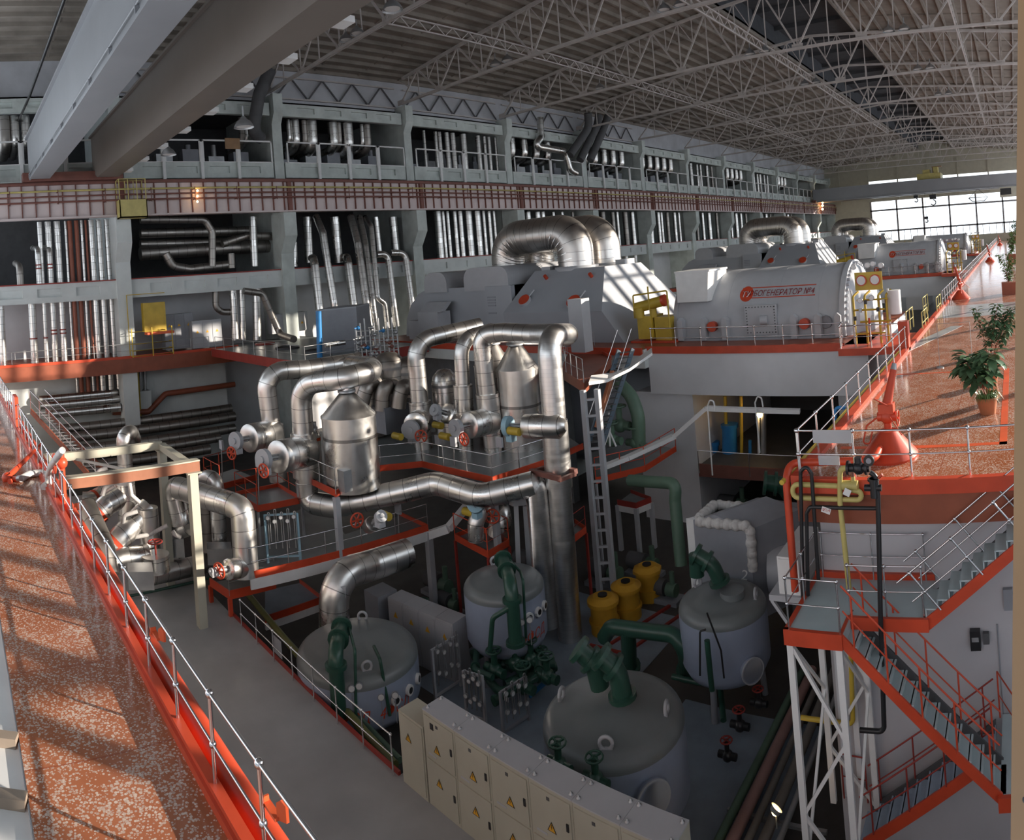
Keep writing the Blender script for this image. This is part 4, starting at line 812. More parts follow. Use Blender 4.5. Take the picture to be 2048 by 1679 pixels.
MB().cyl(q + Vector((-.25, 0, 0)), q + Vector((.25, 0, 0)), .09, 12).cyl(q + Vector((-.25, 0, 0)), q + Vector((-.2, 0, 0)), .15, 14).cyl(q + Vector((.15, 0, 0)), q + Vector((.2, 0, 0)), .15, 14).cyl(q + Vector((0, 0, -.12)), q + Vector((0, 0, .22)), .08, 12).ball(q, .14, 12).build('valve_body', BLK, t)
g = q + Vector((.27, -.1, .2)); o = MB().cyl(g, g + Vector((0, -.06, 0)), .115, 18).build('pressure_gauge', BLK, t); MB().cyl(g + Vector((0, -.06, 0)), g + Vector((0, -.064, 0)), .06, 14).build('dial', MGREY, o)
q = pyy(1748, 975, 13.6); t = thing('shut_off_valve', 'black shut off valve on the long black pipe', 'valve', q)
MB().cyl(q + Vector((-.2, 0, 0)), q + Vector((.16, 0, 0)), .07, 10).cyl(q + Vector((0, 0, -.2)), q + Vector((0, 0, .2)), .09, 10).cyl(q + Vector((0, 0, .16)), q + Vector((0, 0, .2)), .13, 12).build('valve_body', BLK, t); MB().cyl(q + Vector((.1, 0, .2)), q + Vector((.2, 0, .28)), .03, 8).build('handle', RED, t)
for i, (px, py, w, h, lab) in enumerate(((1652, 1019, .2, .13, 'white card with red writing hanging on the black branch pipe'), (1694, 983, .14, .16, 'pale card tied to the yellow gas loop'))):
    q = pyy(px, py, 14.35); t = thing('pipe_tag', lab, 'tag', q, 'pipe tags'); MB().bar(q - Vector((w * .5, 0, -.02)), q + Vector((w * .5, 0, -.05)), .006, h, up=(0, 0, 1)).build('card', WHT, t)
    if i == 0:
        le = lettering('РП-4', .1, lambda u, v: (q.x - .08 + u, q.y - .012, q.z - .03 + v - u * .12), 0, 0, .17); le.build('lettering', RED, t)
q = pyy(1707, 970, 14.5); t = thing('gas_valve', 'yellow flanged valve on the gas loop', 'valve', q); MB().cyl(q - Vector((.25, 0, 0)), q + Vector((.1, 0, 0)), .11, 14).cyl(q, q + Vector((0, 0, .2)), .05, 8).build('valve_body', YELP, t); MB().cyl(q + Vector((0, 0, .2)), q + Vector((0, 0, .36)), .04, 8).build('stem', RUST, t)
t = thing('door_phone', 'black wall telephone box on the white stair wall', 'phone', pyy(1957, 1275, 15.38)); q = pyy(1953, 1274, 15.38)
MB().box(q.x - .14, q.x + .1, 15.24, 15.39, q.z - .24, q.z + .22).build('body', BLK, t); MB().box(q.x - .1, q.x + .06, 15.23, 15.24, q.z - .02, q.z + .08).build('label', STL, t); MB().box(q.x + .16, q.x + .3, 15.28, 15.39, q.z - .12, q.z + .14).build('handset', DGREY, t)
q = pyy(2016, 1195, 15.38); solo('junction_box', MB().box(q.x - .1, q.x + .12, 15.28, 15.39, q.z - .25, q.z + .25).cyl((q.x - .3, 15.36, q.z - .6), (q.x - .3, 15.36, -8), .015, 6), MGREY, 'grey junction box with cable high on the white stair wall', 'box')
for x in (-5.0, -4.65, -4.3): solo('wall_pilaster', box(x, x + .14, 15.3, 15.42, ZP, -2.95), CONW, f'white vertical strip on the wall below the landing, {ORD[int((x + 5) / .35 + .1)]} from the left', 'strip', 'wall strips')
# ------------------------------------------------------------------ pit: filter tanks, green pipes, cabinets
ZR6 = -6.8
def tank(px0, px1, py, zbot, lab, R=None, c=None, text=True, lug_a=(2.2, 3.9, .4), man=None, ports=True, zr=ZR6):
    if c is None:
        a, b = pz(px0, py, zr), pz(px1, py, zr); c = (a + b) / 2; R = (b - a).length / 2 * .985
    c = Vector((c[0], c[1], 0)); t = thing('filter_tank', lab, 'tank', (c.x, c.y, ZPIT), 'pale filter tanks')
    O = lambda h: Vector((c.x, c.y, h)); sh = MB()
    sh.lathe(O(0), (0, 0, 1), [(R, zr), (R, zbot + .45), (R * .9, zbot + .15), (R * .6, zbot), (.001, zbot - .05)], 48, False); shell = sh.build('shell', TANK, t)
    n = 10; prof = [(R, zr)] + [(R - .38 + .38 * cos(pi / 2 * i / n), zr + .02 + .36 * sin(pi / 2 * i / n)) for i in range(n + 1)] + [((R - .38) * (1 - i / 6), zr + .38 + .22 * (1 - (1 - i / 6) ** 2)) for i in range(1, 7)]
    MB().lathe(O(0), (0, 0, 1), [(max(r, 1e-4), z) for r, z in prof], 48, False).build('domed_top', TANKT, t)
    for k in range(3): MB().cyl(O(zbot + .2) + Vector((cos(k * 2.1 + .5), sin(k * 2.1 + .5), 0)) * R * .75, O(ZPIT) + Vector((cos(k * 2.1 + .5), sin(k * 2.1 + .5), 0)) * R * .8, .11, 10).build('leg', MGREY, t)
    for a in lug_a:
        p = O(zr + .34) + Vector((cos(a), sin(a), 0)) * R * .78; d = Vector((-sin(a), cos(a), 0))
        m = MB(); ring = [p + d * .16 * cos(q * pi / 8) + Vector((0, 0, .17 + .16 * sin(q * pi / 8))) for q in range(17)]; m.tube(ring, .05, 6).bar(p - d * .16, p + d * .16, .1, .12); m.build('lifting_lug', LGREY, t)
    face = atan2(-c.y, -c.x)    # towards the walkway
    def onsh(a, z, off=0.): return O(z) + Vector((cos(a), sin(a), 0)) * (R + off)
    if ports:
        for k in range(3):
            a = face + .55 + k * .3; p, q = onsh(a, zr - .55, -.02), onsh(a, zr - .55, .1); o = MB().cyl(p, q, .17, 16).build('porthole', WHT, shell); MB().cyl(q, q + (q - p).normalized() * .01, .10, 14).build('glass', BLK, o)
    if text:
        for a0 in ([face + .62] if text is True else text):
            le = lettering('4ФСД', .5, lambda u, v: tuple(onsh(a0 + (u - .5) / R, zr - (1.45 if R < 1.65 else .98) + v, .012)), 0, .25, 1.25); le.build('lettering', RED, shell)
    if man:
        for a, z, r in man: a += face; p, q = onsh(a, z, -.05), onsh(a, z, .16); o = MB().cyl(p, q, r, 24).build('manhole', TANK, shell); MB().cyl(q - (q - p) * .2, q, r * 1.12, 24).build('flange', LGREY, o)
    return t, c, R, face
T1 = tank(1087, 1372, 1438, -9.0, 'largest grey topped filter tank behind the cream switch cabinets', text=False, man=[(.40, -7.5, .42)], lug_a=(3.4, 5.2, .3), ports=False)
T2 = tank(1358, 1535, 1212, -8.9, 'filter tank with round top hatch and side manhole, left of the trestle stairs', text=False, man=[(.5, -8.2, .38)], ports=False, lug_a=(2.8, .2))
T3 = tank(928, 1089, 1172, -8.9, 'filter tank with red lettering below the long silver pipe', lug_a=(2.6,))
T4 = tank(602, 833, 1298, -8.9, 'filter tank with two red letterings beside the grey platform railing', text=(0,), lug_a=(2.4, 5.4, .0)) if False else None
Z4 = -7.7; c4 = (pz(602, 1296, Z4) + pz(833, 1318, Z4)) / 2
f4 = atan2(-c4.y, -c4.x); T4 = tank(0, 0, 0, -9.3, 'filter tank with two red letterings beside the grey platform railing', R=(pz(602, 1296, Z4) - pz(833, 1318, Z4)).length / 2, c=c4, zr=Z4, text=(f4 - .22, f4 + .5), lug_a=(2.4, 5.3, 5.9))
c5_ = pz(1600, 1040, ZR6 + .6); T5 = tank(0, 0, 0, -8.9, 'filter tank half hidden behind the red corner main', R=1.75, c=(c5_.x, c5_.y), text=False, ports=False, lug_a=(2.4,))
o = MB().cyl((T2[1].x + .45, T2[1].y - .1, ZR6 + .5), (T2[1].x + .45, T2[1].y - .1, ZR6 + .72), .42, 22).build('top_hatch', TANKT, T2[0])
def gp(lab, pts, r, mat=GRN, flanges=(), rb=None, name='green_pipe', n=14):
    t = thing(name, lab, 'pipe', pts[0], 'green pipes'); MB().tube(pts, r, n, rb or r * 2.2).build('pipe_run', mat, t)
    for f in flanges:
        i = int(f); p = lerp(pts[i], pts[min(i + 1, len(pts) - 1)], f - i); d = (Vector(pts[min(i + 1, len(pts) - 1)]) - Vector(pts[i if i < len(pts) - 1 else i - 1])).normalized() * .06
        MB().cyl(p - d, p + d, r * 1.45, n).build('flange', mat, t)
    return t
def top(T, dx=0, dy=0, dz=.5): return Vector((T[1].x + dx, T[1].y + dy, ZR6 + dz))
H1 = hd(T1[1]); H2 = hd(T2[1]); H3 = hd(T3[1]); H4 = hd(T4[1])
gp('green elbow pipe on the largest tank, right one of two', [pd(1203, 1312, H1 - .3), pd(1235, 1340, H1 - .4), pd(1246, 1395, H1 - .4)], .26, flanges=(0, .75, 1.9)); gp('green elbow pipe on the largest tank, left one of two', [pd(1158, 1298, H1 + .3), pd(1188, 1325, H1 + .2), pd(1200, 1372, H1 + .2)], .26, flanges=(0, .75))
gp('green elbow pipe entering the top of the hatch tank', [pd(1392, 1108, H2 + .2), pd(1425, 1128, H2), pd(1441, 1165, H2)], .26, flanges=(0, .7, 1.9)); gp('green vertical stub left of the hatch tank elbow', [pd(1392, 1108, H2 + .3), pd(1394, 1150, H2 + .3)], .26)
gp('green pipe bending off the lettered tank down its front', [pd(1006, 1118, H3 - .2), pd(1014, 1142, H3 - 1.0), pd(1022, 1168, H3 - 2.3), pd(1032, 1290, H3 - 2.3)], .24, flanges=(0, .9, 2.25, 2.95))
gp('green pipe bending off the two lettering tank down its near side', [pd(683, 1254, H4 - .4), pd(676, 1280, H4 - 1.2), pd(670, 1305, H4 - 2.0), pd(679, 1432, H4 - 2.0)], .25, flanges=(0, .9, 2.2))
gp('thin green pipe curving over the lettered tank', [pd(1020, 1120, H3 - .5), pd(1041, 1143, H3 - 1), pd(1046, 1160, H3 - 2.), pd(1052, 1275, H3 - 2.)], .05); gp('thin green pipe on the near side of the two lettering tank', [pd(698, 1255, H4 - .5), pd(710, 1300, H4 - 2), pd(712, 1430, H4 - 2.2)], .05); gp('thin green pipe down the front of the two lettering tank', [pd(748, 1292, H4 - .9), pd(760, 1318, H4 - 1.8), pd(780, 1430, H4 - 2.)], .055)
gp('green header pipe between the largest tank and the hatch tank', [pz(1208, 1275, -8.4), pz(1222, 1252, -7.8), pz(1350, 1268, -7.6), pz(1370, 1300, -8), pz(1374, 1345, -9.6)], .27, rb=.5, flanges=(3.9,)); gp('green upright pipe under the header pipe', [pz(1256, 1260, -7.8), pz(1260, 1348, -9.9)], .28, flanges=(.8,))
gp('green pipe in the dark beyond the wrapped box', [pd(1530, 965, 29), pd(1565, 968, 29), pd(1580, 990, 29)], .35, flanges=(0, .6)); gp('tall dull green pipe bending at the dark pedestal', [pd(1260, 960, 31), pd(1352, 966, 29), pd(1350, 1000, 29), pd(1362, 1130, 28.4)], .26, GRN2, rb=.6)
gp('long dull green bent pipe beside the pump on the right deck', [pd(1232, 760, 35), pd(1262, 790, 34.5), pd(1277, 830, 34), pd(1278, 890, 34)], .34, GRN2, rb=1.6)
gp('low green pipe before the lettered tank', [pz(945, 1310, -9.2), pz(975, 1298, -9.2), pz(1040, 1302, -9.2)], .2, rb=.5); gp('green branch pipe at the lettered tank', [pd(1018, 1215, H3 - 2.4), pd(985, 1235, H3 - 2.3), pd(980, 1300, H3 - 2.2)], .09, rb=.3)
gp('low green pipe behind the gauge rack', [pz(1010, 1370, -9.4), pz(1110, 1330, -9.4)], .2, flanges=(.9,)); gp('green pipe with valves on the pit floor right of the hatch tank', [pz(1345, 1352, -9.3), pz(1440, 1372, -9.3), pz(1447, 1440, -9.6)], .1, rb=.2)
gp('yellow green drain pipe along the edge of the grey platform', [pz(490, 1180, -8.3), pz(790, 1530, -8.3)], .13, paint('olive green', (.16, .17, .06), .5)); gp('second dull green pipe along the grey platform edge', [pz(500, 1195, -8.5), pz(800, 1520, -8.5)], .1, GRN2)
def valve(p, lab, s=1., body=GRN, wheel=None, ax=(0, 0, 1)):
    p = Vector(p); t = thing('hand_valve', lab, 'valve', p, 'small valves'); ax = Vector(ax)
    MB().ball(p, .16 * s, 10).cyl(p - Vector((.26 * s, 0, 0)), p + Vector((.26 * s, 0, 0)), .1 * s, 10).cyl(p, p + ax * .42 * s, .07 * s, 8).build('valve_body', body, t)
    c = p + ax * .42 * s; m = MB(); a = ax.cross(Vector((.3, .9, .1))).normalized(); b = ax.cross(a)
    m.tube([c + (a * cos(k * pi / 6) + b * sin(k * pi / 6)) * .16 * s for k in range(13)], .022 * s, 6).bar(c - a * .16 * s, c + a * .16 * s, .03 * s).bar(c - b * .16 * s, c + b * .16 * s, .03 * s); m.build('hand_wheel', wheel or body, t); return t
for i, (px, py, z, s, lab) in enumerate(((962, 1275, -9.0, 1.6, 'green valve with white tag left of the lettered tank pipe'), (1064, 1300, -9.2, 1.5, 'dark green valve right of the lettered tank pipe'), (1085, 1330, -9.3, 1.4, 'green valve on the low pipe by the blue lever'), (1010, 1330, -9.3, 1.4, 'green valve before the lettered tank'), (848, 1230, -9., 1.5, 'green valve between the two lettering tank and grey cabinets'), (1412, 1275, -8.2, 1.3, 'green valve on the front of the hatch tank'), (1480, 1450, -9.6, 1.2, 'dark valve with white cap on the pit floor'), (1455, 1510, -9.6, 1.1, 'dark valve lowest on the pit floor left of the floor pipes'), (1518, 1405, -9.4, 1.1, 'dark valve on the pit floor below the hatch tank'))):
    valve(pz(px, py, z), lab, s, GRN if i < 6 else BLK, REDD if i > 5 else None)
for i, (px, py, z) in enumerate(((968, 1277, -8.9), (1020, 1395, -9), (1055, 1355, -9), (1415, 1270, -7.8))):
    q = pz(px, py, z) - Vector((-.05, .22, -.1)); solo('valve_tag', box(q.x - .1, q.x + .1, q.y - .01, q.y, q.z - .08, q.z + .08), WHT, f"small white tag on a green valve, {('by the lettered tank', 'above the gauge rack', 'right of the gauge rack', 'on the hatch tank')[i]}", 'tag', 'valve tags')
gp('thin black pipe pair on the hatch tank front, left run', [pd(1400, 1350, H2 - 2), pd(1400, 1262, H2 - 2), pd(1412, 1258, H2 - 2)], .03, BLK); gp('thin black pipe pair on the hatch tank front, right run', [pd(1414, 1225, H2 - 2), pd(1442, 1300, H2 - 2), pd(1448, 1355, H2 - 2)], .03, BLK); gp('thick green drop pipe on the hatch tank front', [pd(1414, 1280, H2 - 2.), pd(1424, 1380, H2 - 2.)], .09)
# gauge racks
def rack(p, q, h, lab, rows=2, n=4, z=ZPIT, mat=LGREY):
    p, q = Vector(p), Vector(q); t = thing('gauge_rack', lab, 'gauge rack', p, 'pipe and gauge racks'); d = (q - p); nrm = Vector((d.y, -d.x, 0)).normalized()
    if nrm.dot(p) > 0: nrm = -nrm
    m = MB()
    for e in (p, q): m.bar(e, e + Vector((0, 0, h)), .09)
    for f in (.12, .99): m.bar(p + Vector((0, 0, h * f)), q + Vector((0, 0, h * f)), .07)
    m.build('frame', mat, t)
    for i in range(n):
        a = lerp(p, q, (i + .5) / n) + nrm * .06; w = d.length / n * .3; dd = d.normalized() * w
        MB().tube([a + Vector((0, 0, h * .3)), a + Vector((0, 0, h * (1.05 + .06 * (i % 2)))), a + dd + Vector((0, 0, h * (1.05 + .06 * (i % 2)))), a + dd + Vector((0, 0, h * .45))], .02, 6, .05).build('gauge_pipe', STL, t)
        for k in range(rows):
            c = a + nrm * .03 + Vector((0, 0, h * (.95 - .4 * k - .08 * (i % 2)))); g = MB().cyl(c, c + nrm * .06, .09, 12).build('gauge', STL, t); MB().cyl(c + nrm * .06, c + nrm * .064, .07, 12).build('dial', WHT, g)
    return t
rack(pz(872, 1405, ZPIT), pz(922, 1372, ZPIT), 1.9, 'grey gauge rack beside the grey cabinet row'); rack(pz(935, 1440, ZPIT), pz(972, 1452, ZPIT), 1.7, 'slim gauge rack before the lettered tank'); rack(pz(1008, 1475, ZPIT), pz(1058, 1440, ZPIT), 1.5, 'dark gauge rack nearest the cream cabinets', mat=MGREY)
for i, (px, py, H) in enumerate(((703, 1375, H4 - 2.1), (718, 1370, H4 - 2.1), (762, 1392, H4 - 2.), (790, 1388, H4 - 2.), (1043, 1243, H3 - 2.), (1059, 1238, H3 - 2.))):
    q = pd(px, py, H); d = Vector((-q.x, -q.y, 0)).normalized(); t = thing('pressure_gauge', f"round white gauge on a stem, {('left', 'second', 'third', 'right')[i] + ' at the two lettering tank' if i < 4 else ('left', 'right')[i - 4] + ' at the lettered tank pipe'}", 'gauge', q, 'tank gauges')
    MB().cyl(q, q + d * .06, .12, 14).cyl(q, q - Vector((0, 0, .9)), .02, 6).build('case', MGREY, t); MB().cyl(q + d * .06, q + d * .065, .095, 14).build('dial', WHT, t)
# cream switch cabinets
xs = [-14.1 + i * 1.2 for i in range(7)]; WARN = paint('warning orange', (.80, .42, .03), .5)
def warning(par, c, s, nx=(1, 0, 0)):
    c = Vector(c); u = Vector(nx); e = Vector((0, -.004, 0)); m = MB(); k = m.add([c - u * s + e, c + u * s + e, c + Vector((0, 0, s * 1.75)) + e]); m.face((k, k + 1, k + 2)); m.build('warning_sign_border', BLK, par)
    m = MB(); c2 = c + Vector((0, -.008, s * .13)); s2 = s * .76; k = m.add([c2 - u * s2, c2 + u * s2, c2 + Vector((0, 0, s2 * 1.75))]); m.face((k, k + 1, k + 2)); m.build('warning_sign', WARN, par)
    m = MB(); c3 = c + Vector((0, -.012, s * .25)); B = [(.02, 1.1), (-.16, .5), (-.02, .5), (-.1, .0), (.14, .62), (.02, .62), (.14, 1.05)]; k = m.add([c3 + u * a * s + Vector((0, 0, b * s)) for a, b in B]); m.face((k, k + 1, k + 2, k + 5, k + 6)) ; m.face((k + 2, k + 3, k + 4, k + 5)); m.build('bolt_symbol', BLK, par)
CY0, CY1, CZT = 10.6, 11.25, -5.6
for i in range(6):
    x0, x1 = xs[i], xs[i + 1]; t = thing('switch_cabinet', f'cream switch cabinet with orange warning signs, {ORD[i]} from the left in the row' if i < 5 else 'cream switch cabinet at the right end of the row', 'cabinet', ((x0 + x1) / 2, CY0, ZP), 'cream switch cabinet row')
    MB().box(x0 + .004, x1 - .004, CY0, CY1, ZP, CZT - .03).build('body', CREAM, t); MB().box(x0 + .004, x1 - .004, CY0 - .02, CY1 + .01, CZT - .03, CZT).build('top', LGREY, t)
    for a, b, z0, z1 in ((x0 + .06, x1 - .06, -6.75, CZT - .12), (x0 + .06, x1 - .06, -7.9, -6.8)):
        d = MB().box(a, b, CY0 - .025, CY0, z0, z1).build('door', CREAM, t); MB().box(b - .12, b - .06, CY0 - .045, CY0 - .025, (z0 + z1) / 2 - .08, (z0 + z1) / 2 + .08).build('handle', BLK, d)
        if i < 5 or z0 > -7: warning(d, ((a + b) / 2 - (.1 if i == 0 else 0), CY0 - .026, z0 + .22 if z0 > -7 else z1 - .55), .13)
        if z0 > -7: MB().box(a + .45, a + .53, CY0 - .035, CY0 - .025, z1 - .16, z1 - .09).build('nameplate', DGREY, d); MB().box(a + .1, a + .1 + .3, CY0 - .028, CY0 - .025, z0 + .08, z0 + .13).build('stencil_strip', LGREY, d)
    for xx in (x0 + .1, x1 - .1):
        for yy in (CY0 + .1, CY1 - .1): MB().lathe((xx, yy, CZT), (0, 0, 1), [(.05, 0), (.05, .02), (.02, .03), (.02, .07), (.001, .07)], 10, False).build('lifting_eye', STL, t)
    if i == 0: MB().box(x0 + .3, x0 + .42, CY0 - .04, CY0 - .02, -5.98, -5.83).build('meter', BLK, t)
t = thing('switch_cabinet', 'lower cream switch cabinet at the left end of the row', 'cabinet', (-14.6, CY0, ZP), 'cream switch cabinet row'); MB().box(-15.15, -14.12, CY0 - .02, CY1, ZP, -6.1).build('body', CREAM, t); d = MB().box(-15.1, -14.17, CY0 - .045, CY0 - .02, -7.9, -6.15).build('door', CREAM, t); warning(d, (-14.75, CY0 - .046, -6.75), .13)
# grey cabinets in the pit
a, b = pz(775, 1193, -7.8), pz(905, 1248, -7.8); d = (b - a).normalized(); nrm = Vector((d.y, -d.x, 0)); nrm = nrm if nrm.dot(a) < 0 else -nrm
for i in range(4):
    p, q = lerp(a, b, i / 4), lerp(a, b, (i + 1) / 4); p.z = q.z = ZPIT; back = -nrm * .8
    t = thing('grey_cabinet', f'grey electrical cabinet in the dark pit row, {ORD[i]} from the far end', 'cabinet', p, 'grey cabinet row'); MB().prism([p, q - d * .01, q - d * .01 + back, p + back], (0, 0, 2.2)).build('body', LGREY, t); MB().prism([p + d * .06 + nrm * .02, q - d * .06 + nrm * .02, q - d * .06, p + d * .06], (0, 0, 2.1)).build('door', LGREY, t)
    m = MB(); c = lerp(p, q, .5) + nrm * .025 + Vector((0, 0, 1.5)); k = m.add([c - d * .13, c + d * .13, c + Vector((0, 0, .24))]); m.face((k, k + 1, k + 2)); m.build('warning_sign', WARN, t)
q = pz(757, 1185, -8); solo('grey_cabinet', MB().box(q.x - .5, q.x + .5, q.y - .4, q.y + .6, ZPIT, -7.9), MGREY, 'single dim grey cabinet left of the grey cabinet row', 'cabinet')
# yellow pumps
for px, py, h, lab in ((1211, 1262, 1.5, 'nearest and leftmost of the three yellow motors'), (1257, 1232, 1.5, 'middle one of the three yellow motors'), (1299, 1195, 1.5, 'farthest and rightmost of the three yellow motors')):
    q = pz(px, py, ZPIT); r = .58; t = thing('yellow_motor', lab, 'motor', q, 'yellow vertical motors'); ym = paint('motor orange', (.62, .33, .03), .5)
    MB().sharp_lathe(q, (0, 0, 1), [(r, 0), (r, h * .3), (r * 1.1, h * .3), (r * 1.1, h * .36), (r * .95, h * .36), (r * .95, h * .8), (r * 1.15, h * .8), (r * 1.15, h * .9), (r * .7, h), (.001, h)], 8 if 'far' in lab else 20).build('motor_body', ym, t); MB().cyl(q + Vector((0, 0, h)), q + Vector((0, 0, h + .06)), r * .35, 14).build('cap', BLK, t)
# wrapped box
A = pd(1398, 1150, 25.5); B0 = pd(1388, 1060, 25.5); t = thing('duct_box', 'grey duct box numbered 2 with cloth wrapped pipe over it', 'duct box', (A.x, A.y, ZPIT))
f0, f1 = Vector((B0.x, B0.y, -4.7)), pd(1498, 1060, 24.6); f1.z = -4.9; bk = Vector((1.6, 2.6, 0)); lo = Vector((0, 0, -3.4))
MB().prism([f0 + lo, f1 + lo, f1, f0], bk).prism([f0, f1, lerp(f0, f1, .4) + Vector((0, 0, .35))], bk * .8).build('casing', MGREY, t); e = (f1 - f0).normalized()
MB().prism([f0 + lo - e * .3, f0 + lo, f0, f0 - e * .3], bk * .15 - Vector((0, .12, 0))).build('side_panel', WHT, t); u = Vector((e.y, -e.x, 0)); u = u if u.dot(f0) < 0 else -u
le = lettering('2', .55, lambda a, w: tuple(lerp(f0, f1, .78) + e * a + u * .02 + Vector((0, 0, -1.9 + w))), 0); le.build('lettering', WHT, t)
MB().cyl(f1 + Vector((.3, 1, -1.9)), f1 + Vector((2.2, 1.4, -1.9)), .85, 24).build('round_duct', LGREY, t)
def wrapped(lab, pts): 
    m = MB().tube(pts, .17, 10, .3); rnd = random.Random(3)
    for a, b in zip(pts, pts[1:]):
        n = int((Vector(b) - Vector(a)).length / .33)
        for i in range(n): c = lerp(a, b, (i + .5) / n); m.ball(c, .2 + rnd.uniform(0, .03), 8)
    return solo('wrapped_pipe', m, WRAP, lab, 'pipe', 'cloth wrapped pipes')
wrapped('white cloth wrapped pipe over the duct box, near run', [pd(1393, 1042, 25.4), pd(1500, 1052, 24.6), pd(1506, 1140, 24.6)]); wrapped('white cloth wrapped pipe over the duct box, far run', [pd(1396, 1038, 25.6), pd(1430, 1008, 27.2), pd(1542, 1018, 26.6), pd(1548, 1085, 26.6)])
# white switchboard on a shelf by the trestle
a = pyy(1553, 1112, 15.6); b = pyy(1594, 1190, 15.6); t = thing('switchboard', 'white switchboard box standing left of the red corner main', 'switchboard', (a.x, 15.6, b.z))
MB().box(a.x, b.x + .1, 15.6, 17.4, b.z, a.z).build('body', WHT, t); MB().box(a.x + .05, b.x, 15.57, 15.6, b.z + .05, a.z - .05).build('door', WHT, t); MB().box(a.x - .25, b.x + .15, 15.5, 17.5, b.z - .15, b.z).bar((a.x - .2, 15.55, b.z - .15), (b.x, 15.55, b.z - 1.1), .08).build('shelf_bracket', LGREY, t)
# floor pipes along the hall at the right
for i, (x, r, mt, cn) in enumerate(((-8.35, .12, GRN2, 'grey green'), (-8.0, .16, paint('dusty pink pipe', (.34, .20, .18), .6), 'dusty pink'), (-7.6, .1, paint('dusty grey pipe', (.2, .18, .16), .7), 'dusty grey'), (-7.2, .14, paint('dusty grey pipe', (.2, .18, .16), .7), 'dull grey'), (-6.8, .08, STL, 'thin galvanised'))):
    pipe('floor_pipe', f'{cn} floor pipe running along the hall below the trestle stairs', [(x, 9.5, -9.55 + i * .03), (x, 22, -9.55 + i * .03)], r, mt, group='floor pipes')
t = thing('pipe_supports', 'grey cross bars under the floor pipes by the trestle', 'support', (-7.2, 14, ZPIT)); m = MB()
for y in (13.2, 14.1, 16): m.box(-8.6, -5.8, y, y + .1, -9.75, -9.66)
m.bar((-7.2, 13.2, -9.72), (-7.2, 16.1, -9.72), .08); m.build('cross_bar', STL, t)
solo('floor_grating', MB().box(-7.2, -5.6, 10.8, 12.6, ZP - .06, ZP - .02), paint('dark grating', (.05, .05, .05), .6), 'dark floor grating below the trestle stairs', 'grating')
q = pz(1551, 1622, -7.6); t = thing('work_lamp', 'small lit lamp on the ground below the trestle stairs', 'lamp', q); MB().ball(q, .09, 12).build('bulb', BULB, t); MB().lathe(q + Vector((0, 0, .03)), (.5, .5, .7), [(.12, -.05), (.15, .06)], 14, False).cyl(q, (q.x, q.y, ZP), .02, 6).build('housing', STL, t)

# heavier valve gear round the tanks
valve(pd(1118, 1530, H1 - 1.75), 'dark green valve gear at the left front of the largest tank', 1.3); valve(pd(1192, 1560, H1 - 2.15), 'dark green valve gear at the centre front of the largest tank', 1.3)
for i, (pts, r) in enumerate((([(975, 1300), (978, 1360), (1000, 1385), (1060, 1360)], .14), ([(1000, 1310), (1060, 1330), (1110, 1325)], .2), ([(1040, 1300), (1045, 1345)], .16), ([(990, 1400), (1090, 1345)], .12), ([(1075, 1300), (1078, 1345), (1100, 1360)], .12), ([(955, 1285), (950, 1340), (985, 1355)], .12))):
    gp(f'dark green manifold pipe at the foot of the lettered tank, {ORD[i]} piece from the left', [pz(x, y, -9.25 + .1 * i) for x, y in pts], r, flanges=(0, .85))
for i, (px, py) in enumerate(((990, 1340), (1030, 1325), (1062, 1318), (1048, 1372), (1095, 1352))): valve(pz(px, py, -8.9), f'dark green hand valve in the manifold below the lettered tank, {ORD[i]} of the group', 1.7)
solo('blue_lever', MB().bar(pz(1058, 1392, -9.3), pz(1105, 1352, -9.3), .12, .1).ball(pz(1100, 1356, -9.3), .16), BLU, 'blue lever bar on the pit floor right of the manifold', 'lever')
# ------------------------------------------------------------------ decks of the silver pipe plant
def deck(lab, pts, edges, z, thick=.12, mat=PLAT, edge=.18, emat=RED, fascia=0, fmat=WHT, legs=(), zleg=ZPIT, lmat=RED, name='steel_platform', lr=.05):
    pts = [Vector((p[0], p[1], z)) for p in pts]; c = sum(pts, Vector()) / len(pts); t = thing(name, lab, 'platform', (c.x, c.y, z), 'steel platforms')
    ar = sum(a.x * b.y - b.x * a.y for a, b in zip(pts, pts[1:] + pts[:1])); pp = pts if ar > 0 else pts[::-1]
    MB().prism([p - Vector((0, 0, thick)) for p in pp], (0, 0, thick)).build('deck_plate', mat, t)
    m = MB(); f = MB()
    for i in edges:
        a, b = pts[i], pts[(i + 1) % len(pts)]; m.bar(a + Vector((0, 0, edge * .2)), b + Vector((0, 0, edge * .2)), .05, edge * 1.6)
        if fascia: f.bar(a - Vector((0, 0, edge * .6 + fascia / 2)), b - Vector((0, 0, edge * .6 + fascia / 2)), .12, fascia)
    m.build('edge_strip', emat, t)
    if fascia: f.build('fascia_beam', fmat, t)
    for i in legs: MB().bar((pts[i].x, pts[i].y, zleg), (pts[i].x, pts[i].y, z - thick), lr * 2).build('leg', lmat, t)
    return pts
def pl(l, z): return [pz(x, y, z) for x, y in l]
DB = deck('large grey deck with red edges around the silver vessels', pl([(612, 958), (672, 988), (762, 937), (845, 929), (985, 961), (1090, 926), (1166, 893), (1110, 855), (640, 862)], ZB), (0, 1, 2, 3, 4, 5), ZB, legs=(1, 4), lmat=LGREY, lr=.12)
railing('thin railing along the left corner of the silver vessel deck', [DB[0], DB[1], DB[2], DB[3]], 1.1, 1.4, CHR, .022, group='deck railings', knob=False)
railing('thin railing around the front corner of the silver vessel deck', [DB[3], DB[4], DB[5]], 1.1, 1.5, CHR, .022, group='deck railings', knob=False)
